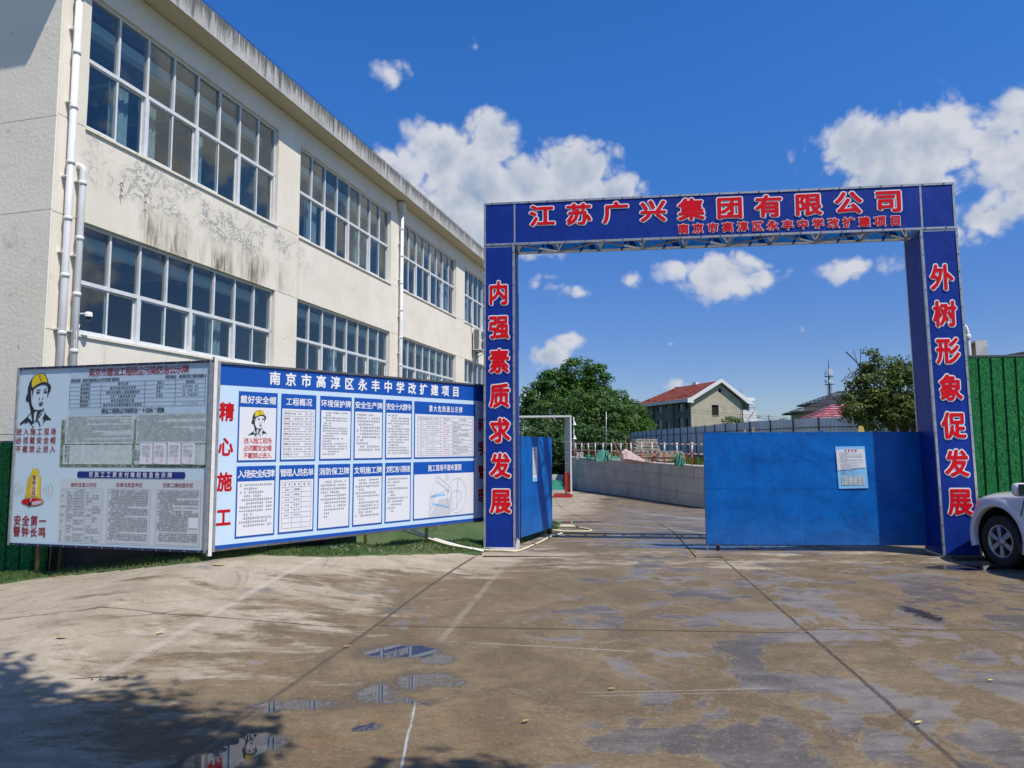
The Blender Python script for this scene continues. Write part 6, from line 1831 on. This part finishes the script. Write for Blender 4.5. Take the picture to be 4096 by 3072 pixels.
for pts, r_ in (([(12.1, 23.5, 3.1), (11.75, 23.5, 3.9), (11.45, 23.5, 4.5), (11.1, 23.5, 4.85)], .022), ([(11.55, 23.5, 4.3), (11.6, 23.5, 4.95)], .012), ([(11.75, 23.5, 3.9), (12.0, 23.5, 4.3), (12.03, 23.5, 4.8)], .014), ([(11.9, 23.5, 3.6), (11.5, 23.5, 3.8), (11.15, 23.5, 4.3)], .012), ([(11.47, 23.5, 4.45), (11.35, 23.5, 4.9)], .009), ([(11.62, 23.5, 4.2), (11.85, 23.5, 4.4)], .008)):
    g.tube([Vector(p) - Vector((13.0, 23.6, .2)) for p in pts], r_, 5, False)
ft = [o for o in bpy.data.objects if o.name.startswith('fruit_tree')][0]; g.build('bare_branch', 'bark', ft)
tree('conifer', 'dark pointed evergreen bush behind the fence, left of the dark-roofed house', (25.0, 66, .5), .8, B((0, 0, 1.6, 1.0, .9, 1.2), (.2, 0, 2.7, .6, .6, 1.0), (2.0, 0, 1.9, 1.1, .9, .9), (3.6, 0, 1.7, .9, .8, .9)), 5200, .26, 'leaf_blue', 12, trunk_r=.1)
tree('broadleaf_tree', 'small round tree at the foot of the curved balcony', (26.0, 84, .5), 1.4, B((0, 0, 3.2, 1.3, 1.2, 1.4), (.8, 0, 2.4, 1.2, 1, 1.0)), 3000, .28, 'leaf_mid', 13)
# distant trees closing the horizon: one far mass
g = MB(); rd = random.Random(77)
for k in range(60):
    cx_ = -330 + k * 14 + rd.uniform(-5, 5); cy_ = 300 + rd.uniform(-30, 60); rx_, rz_ = rd.uniform(6, 12), rd.uniform(2.5, 5)
    for q_ in range(260):
        p = Vector((cx_ + rd.gauss(0, .5) * rx_, cy_ + rd.gauss(0, 1), .6 + abs(rd.gauss(0, .6)) * rz_)); l = rd.uniform(.7, 1.4)
        ax = Vector((rd.gauss(0, 1), rd.gauss(0, 1), rd.gauss(0, 1))).normalized(); bx = ax.cross(Vector((rd.gauss(0, 1), rd.gauss(0, 1), rd.gauss(0, 1)))).normalized()
        i0 = len(g.v); g.v += [tuple(p - ax * l), tuple(p + bx * l * .6), tuple(p + ax * l), tuple(p - bx * l * .6)]; g.face((i0, i0 + 1, i0 + 2, i0 + 3))
g.build('treeline', 'leaf_blue', kind='stuff', label='far line of dark trees along the horizon')
# street trees behind the camera: they throw the shade in the lower left corner
tree('street_tree', 'broad street tree behind the viewpoint shading the pavement', (-2.2, -2.6, 0), 4.0,
     B((1.0, 4.2, 6.2, 1.9, 1.7, .9), (2.35, 3.95, 6.1, 1.15, 1.25, .8), (-1.1, 4.2, 6.4, 2.2, 2.0, 1.0), (.6, 1.6, 6.6, 3.0, 2.0, 1.4), (-3.5, 3.4, 6.6, 2.2, 1.9, 1.1)), 64000, .19, 'leaf_mid', 21, limbs=9, trunk_r=.2, inner=.15)
tree('street_tree', 'street tree behind the viewpoint to the right', (2.6, -2.0, 0), 3.6,
     B((-.40, 3.18, 6.1, .62, .42, .4), (.2, 1.3, 6.4, 1.3, 1.3, .9)), 9200, .16, 'leaf_mid', 22, limbs=5, trunk_r=.14)

# weeds on the yard
g = MB()
for k in range(5000):
    if k % 4: x, y = R.uniform(9.9, 12.6), R.uniform(36, 50)
    else: x, y = R.uniform(6.5, 11), R.uniform(50, 68)
    if x < xw(y) + .7: continue
    h = R.uniform(.12, .42) * (1.4 if noise.noise((x * .8, y * .4, 0)) > 0 else .5); an = R.uniform(0, 2 * pi); wd = .05
    n = len(g.v); g.v += [(x - wd * cos(an), y - wd * sin(an), .6), (x + wd * cos(an), y + wd * sin(an), .6), (x + R.uniform(-.15, .15), y + R.uniform(-.15, .15), .6 + h)]; g.face((n, n + 1, n + 2))
g.build('weeds', 'weed', kind='stuff', label='bright green weeds growing in the yard behind the rail')

# ------------------------------------------------------------------ WHITE CAR
CH = -5.0
fw = u2(CH); rt = Vector((fw.y, -fw.x, 0))
WH = Vector((7.04, 10.42, 0)); FXH = 1.40
cc0 = WH - fw * FXH + rt * .885
car = thing('parked_car', 'white off-road car parked behind the right gate pillar, front wheel showing', 'car', cc0, atan2(fw.y, fw.x))
# local: x forward, y to the car's left; body by cross-sections
secs = [  # x, half width low, half width belt, z bottom, z belt, z top, half width top
    (-2.35, .70, .74, .45, .80, .98, .60), (-2.28, .84, .86, .38, .98, 1.40, .62), (-2.0, .90, .91, .34, 1.04, 1.70, .66), (-1.2, .915, .925, .30, 1.06, 1.78, .70), (-.2, .915, .925, .30, 1.06, 1.79, .70),
    (.35, .915, .925, .30, 1.05, 1.72, .68), (.78, .915, .925, .30, 1.04, 1.36, .70), (1.05, .915, .92, .31, 1.02, 1.11, .76), (1.50, .915, .915, .33, .99, 1.09, .77), (1.82, .90, .895, .36, .94, 1.045, .74), (1.98, .85, .83, .40, .87, .97, .68), (2.06, .72, .70, .45, .78, .87, .56)]
g = MB(); g.smooth = True
ring_n = 0
for (x, wl_, wb_, z0, zb, zt, wt) in secs:
    prof = [(wl_ * .80, z0), (wl_ * .985, z0 + .06), (wl_ * 1.0, z0 + .25), (wb_ * 1.005, (z0 + zb) / 2 + .1), (wb_, zb - .04), (wb_ * .97, zb + .01), ((wb_ * .94 + wt) / 2, (zb + zt) / 2), (wt + .03, zt - .05), (wt - .08, zt - .005), (0, zt + .015)]
    ring = [(x, y, z) for y, z in prof] + [(x, -y, z) for y, z in prof[-2::-1]]
    ring_n = len(ring); g.v += ring
for i in range(len(secs) - 1):
    for k in range(ring_n):
        a = i * ring_n + k; b_ = i * ring_n + (k + 1) % ring_n; g.face((a, b_, b_ + ring_n, a + ring_n))
g.face(tuple(range(ring_n))); g.face(tuple((len(secs) - 1) * ring_n + k for k in range(ring_n))[::-1])
bod = g.build('body', 'car_paint', car)
import bmesh
def fix_normals(me):
    bm = bmesh.new(); bm.from_mesh(me); bmesh.ops.remove_doubles(bm, verts=bm.verts, dist=1e-5); bmesh.ops.recalc_face_normals(bm, faces=bm.faces); bm.to_mesh(me); bm.free()
fix_normals(bod.data)
cut = MB()
for x in (FXH, -1.32):
    cut.lathe([(0, -1.2), (.47, -1.2), (.47, 1.2), (0, 1.2)], (x, 0, .40), 'y', 40)
co_ = cut.build('cutter', 'car_black', car); fix_normals(co_.data)
md = bod.modifiers.new('sub', 'SUBSURF'); md.levels = 2; md.render_levels = 2
mb_ = bod.modifiers.new('cut', 'BOOLEAN'); mb_.operation = 'DIFFERENCE'; mb_.object = co_; mb_.solver = 'EXACT'
bpy.context.view_layer.update()
dg = bpy.context.evaluated_depsgraph_get()
nm_ = bpy.data.meshes.new_from_object(bod.evaluated_get(dg)); bod.modifiers.clear(); bod.data = nm_
nm_.materials.clear(); nm_.materials.append(MATS['car_paint'])
for p in nm_.polygons: p.material_index = 0
bpy.data.objects.remove(co_)
def wheel(x, yo, sgn):
    wx = link('wheel', None, car, loc=(x, yo, .365))
    g = MB(); g.lathe([(.235, .20 * -sgn), (.33, .215 * -sgn), (.362, .19 * -sgn), (.366, .10 * -sgn), (.362, .01 * -sgn), (.33, -.008 * -sgn), (.24, -.002 * -sgn), (.225, .02 * -sgn), (.225, .2 * -sgn)], (0, 0, 0), 'y', 40); g.build('tyre', 'rubber', wx)
    g = MB(); g.lathe([(.236, .004 * -sgn), (.222, -.004 * -sgn), (.205, .03 * -sgn), (.200, .16 * -sgn)], (0, 0, 0), 'y', 40)
    g.lathe([(0, -.004 * -sgn), (.045, -.004 * -sgn), (.062, .01 * -sgn), (.07, .04 * -sgn)], (0, 0, 0), 'y', 24)
    for k in range(6):
        a = k * pi / 3 + .4; ca, sa_ = cos(a), sin(a)
        p0 = Vector((ca * .05, 0, sa_ * .05)); p1 = Vector((ca * .212, 0, sa_ * .212)); t_ = Vector((-sa_, 0, ca))
        y0_, y1_ = .008 * -sgn, .004 * -sgn; dn = Vector((0, .04 * -sgn, 0))
        A = [p0 + t_ * .026 + Vector((0, y0_, 0)), p0 - t_ * .026 + Vector((0, y0_, 0)), p1 - t_ * .042 + Vector((0, y1_, 0)), p1 + t_ * .042 + Vector((0, y1_, 0))]
        n = len(g.v); g.v += [tuple(q_) for q_ in A] + [tuple(q_ + dn) for q_ in A]
        for f in ((0, 1, 2, 3), (4, 7, 6, 5), (0, 3, 7, 4), (1, 5, 6, 2), (0, 4, 5, 1), (2, 6, 7, 3)): g.face([n + i for i in f])
    g.build('rim', 'rim_alloy', wx)
    g = MB(); g.lathe([(0, .10 * -sgn), (.20, .10 * -sgn)], (0, 0, 0), 'y', 30); g.build('brake_disc', 'car_black', wx)
for x in (FXH, -1.32):
    for sg in (1, -1): wheel(x, sg * .905, sg)
# flared arch trims
for x in (FXH, -1.32):
    for sg in (1, -1):
        g = MB(); g.smooth = True; n = 22; b0 = 0
        for k in range(n + 1):
            a = radians(-18 + 216 * k / n); ca, sa_ = cos(a), sin(a)
            for (r_, yy) in ((.455, .88), (.460, .945), (.475, .960), (.535, .952), (.590, .915)):
                g.v.append((x + ca * r_ * (1.0), sg * yy, .40 + sa_ * r_))
        for k in range(n):
            for j in range(4): a = k * 5 + j; g.face((a, a + 5, a + 6, a + 1))
        g.build('wheel_arch', 'car_paint', car)
        g = MB(); g.lathe([(.468, sg * .87), (.468, sg * .50), (0, sg * .50)], (x, 0, .40), 'y', 30); g.build('wheel_well', 'car_black', car)
g = MB()
for sg in (1, -1): g.box(-.95, 1.02, sg * .90 - .03, sg * .90 + .045, .26, .40)
g.build('side_step', 'car_black', car)
# door shut line, windows, mirrors, lamps, bumper
for sg in (1, -1):
    g = MB(); pts = [(1.02, .42), (.99, .70), (.90, .95), (.86, 1.05)]
    for a, b_ in zip(pts[:-1], pts[1:]): g.bar((a[0], sg * .932, a[1]), (b_[0], sg * .930, b_[1]), .008, .008)
    g.bar((-.18, sg * .932, .35), (-.18, sg * .932, 1.05), .008); g.bar((-.9, sg * .93, .8), (-.9, sg * .93, 1.05), .008); g.build('shut_line', 'car_black', car)
    g = MB(); g.quad((.62, sg * .905, 1.10), (-.12, sg * .915, 1.10), (-.12, sg * .765, 1.68), (.28, sg * .765, 1.66)); g.quad((-.22, sg * .915, 1.10), (-1.9, sg * .90, 1.12), (-1.85, sg * .75, 1.60), (-.22, sg * .765, 1.68)); g.build('side_window', 'dark_glass', car)
    mr = link('mirror', None, car)
    g = MB(); g.smooth = True
    M_ = Matrix.Translation((.80, sg * 1.03, 1.14)) @ Matrix.Diagonal((.075, .125, .095, 1))
    for i in range(9):
        for k in range(14):
            th = pi * i / 8; ph = 2 * pi * k / 14; s3 = lambda v: math.copysign(abs(v) ** .6, v)
            g.v.append(tuple(M_ @ Vector((s3(sin(th) * cos(ph)), s3(sin(th) * sin(ph)), s3(cos(th))))))
    for i in range(8):
        for k in range(14): a = i * 14 + k; b_ = i * 14 + (k + 1) % 14; g.face((a, b_, b_ + 14, a + 14))
    g.build('shell', 'car_paint', mr)
    g = MB(); g.box(.715, .724, sg * 1.03 - .11, sg * 1.03 + .11, 1.065, 1.22); g.build('glass', 'dark_glass', mr)
    g = MB(); g.bar((.80, sg * .88, 1.05), (.80, sg * 1.0, 1.10), .05, .04); g.build('stalk', 'car_black', mr)
    g = MB(); g.smooth = True
    hp_ = [(1.90, .858, .74), (2.01, .72, .73), (1.99, .70, .87), (1.86, .83, .90), (1.77, .885, .87), (1.79, .892, .78)]
    g.poly([(x + .012, sg * (y + .012), z) for x, y, z in hp_]); g.build('headlight', 'headlight', car)
g = MB(); g.quad((.42, -.66, 1.66), (.42, .66, 1.66), (1.02, .76, 1.10), (1.02, -.76, 1.10)); g.build('windscreen', 'dark_glass', car)
g = MB(); g.box(2.00, 2.06, -.5, .5, .60, .78); g.build('grille', 'car_black', car)
g = MB(); g.box(2.02, 2.08, -.24, .24, .45, .56); g.build('number_plate', 'board_blue', car)

# ------------------------------------------------------------------ HOSE, LEAVES, SMALL THINGS
def gp(x, y, dz=.018): return Vector((x, y, gz(y) + dz))
hz_ = thing('hose', 'long cream water hose running round the foot of the left pillar', 'hose')
P1 = [Vector((-1.95, 11.9, .42)), Vector((-1.5, 11.8, .30)), Vector((-1.0, 11.85, .14)), gp(-.5, 12.12, .03), gp(-.2, 12.1), gp(.08, 12.05), gp(.35, 12.72), gp(.55, 13.3), gp(.72, 13.9), gp(1.0, 14.55), gp(1.02, 15.05), gp(.85, 15.25), gp(.95, 15.0), gp(1.25, 14.92), gp(1.55, 14.93), gp(1.66, 15.15), gp(1.60, 15.6), gp(1.42, 16.1), gp(1.25, 16.4), gp(.95, 16.65), gp(.9, 17.0), gp(1.2, 17.2), gp(1.45, 17.0), gp(1.2, 16.9), gp(.9, 17.1)]
g = MB(); g.smooth = True; g.tube(smooth_path(P1), .017, 8); g.build('tube', 'hose', hz_)
for (x, y) in ((.37, 12.78), (.68, 13.75), (1.45, 16.0)):
    g = MB(); g.box(x - .035, x + .035, y - .02, y + .02, gz(y), gz(y) + .05); g.build('clamp', 'galv_dark', hz_)
g = MB(); g.smooth = True; g.tube(smooth_path([Vector((-2.5, 12.6, .25)), Vector((-2.0, 12.3, .45)), Vector((-1.4, 11.95, .27)), Vector((-.9, 11.95, .12)), gp(-.48, 12.03)]), .02, 8)
g.build('conduit', 'pipe_white', None, label='white plastic conduit slanting from under the blue board to the pillar', cat='pipe')
def fallen(x, y, s_, mat, label, rz_=0.0):
    g = MB(); pr = [(-1, 0), (-.5, .38), (.2, .42), (.8, .2), (1.1, 0), (.7, -.25), (.1, -.4), (-.6, -.3)]
    g.poly([(a * s_, b_ * s_, .010 + .014 * abs(b_) * 1.5 + .02 * s_ / .05 * (a * a) * .5) for a, b_ in pr])
    return g.build('fallen_leaf', mat, None, label=label, cat='leaf', group='fallen leaves on the concrete', loc=(x, y, pz(x, y)), rz=rz_)
fallen(-3.55, 8.75, .08, 'leaf_dry', 'large curled brown leaf lying near the turf edge', .4)
fallen(-3.16, 6.55, .04, 'leaf_yellow', 'bright yellow leaf lying on the left pale concrete', 1.0)
fallen(-3.87, 6.27, .045, 'leaf_dry', 'tan leaf on the left pale concrete, above the green sprig', .2)
fallen(2.55, 4.65, .03, 'leaf_yellow', 'pale leaf lying on the dark joint at lower right', .5)
fallen(.71, 5.29, .03, 'leaf_dry', 'tan leaf on the wet concrete at the bottom centre', .1)
fallen(.08, 4.69, .03, 'leaf_dry', 'orange leaf beside a wet patch at the bottom centre', .8)
fallen(3.54, 5.45, .022, 'leaf_yellow', 'pale leaf on the right damp concrete', .0)
fallen(-1.45, 6.4, .035, 'leaf_dry', 'brown leaf just left of the long dark joint', .6)
fallen(-3.45, 5.25, .03, 'leaf_yellow', 'narrow yellow leaf below the green sprig', .5)
fallen(-5.9, 9.45, .06, 'leaf_dry', 'brown leaves lying on the turf at the far left', .5)
sp = thing('leafy_sprig', 'fallen green leafy sprig lying on the pale concrete', 'sprig', (-3.12, 5.56, 0), .1)
g = MB(); g.tube([(-.28, 0, .012), (0, .01, .02), (.2, 0, .015)], .003, 5, False); g.build('stem', 'bark', sp)
for k in range(9):
    x = -.06 + k * .03; sd = 1 if k % 2 else -1; g = MB()
    g.poly([(x, 0, .015), (x + .02, sd * .018, .03), (x + .035, sd * .05, .035), (x + .01, sd * .04, .02)]); g.build('leaf', 'leaf_greenfallen', sp)
g = MB()
for k in range(60):
    a = R.random(); k2 = R.randrange(9, 12); x = EB[k2][0] + (EB[k2 + 1][0] - EB[k2][0]) * a + R.gauss(0, .05) - .1; y = EB[k2][1] + (EB[k2 + 1][1] - EB[k2][1]) * a + R.uniform(.02, .5); s_ = R.uniform(.006, .018)
    z = turf_z(x, y)[1]; g.box(x - s_, x + s_, y - s_, y + s_, z, z + s_ * 1.4, Matrix.Translation((x, y, 0)) @ Matrix.Rotation(R.uniform(0, 3), 4, 'Z') @ Matrix.Translation((-x, -y, 0)))
g.build('pebbles', 'stone_pale', kind='stuff', label='small stones strewn along the turf edge')
g = MB()
for k in range(14): x, y = 7.1 + R.uniform(-.3, .3), 11.1 + R.uniform(-.12, .12); s_ = R.uniform(.02, .06); g.box(x - s_ * 1.6, x + s_ * 1.6, y - s_, y + s_, 0, s_ * .8)
g.build('wooden_chock', 'mud', None, label='dark dirty block lying at the foot of the right pillar', cat='block')

bpy.data.objects.remove(_fo)
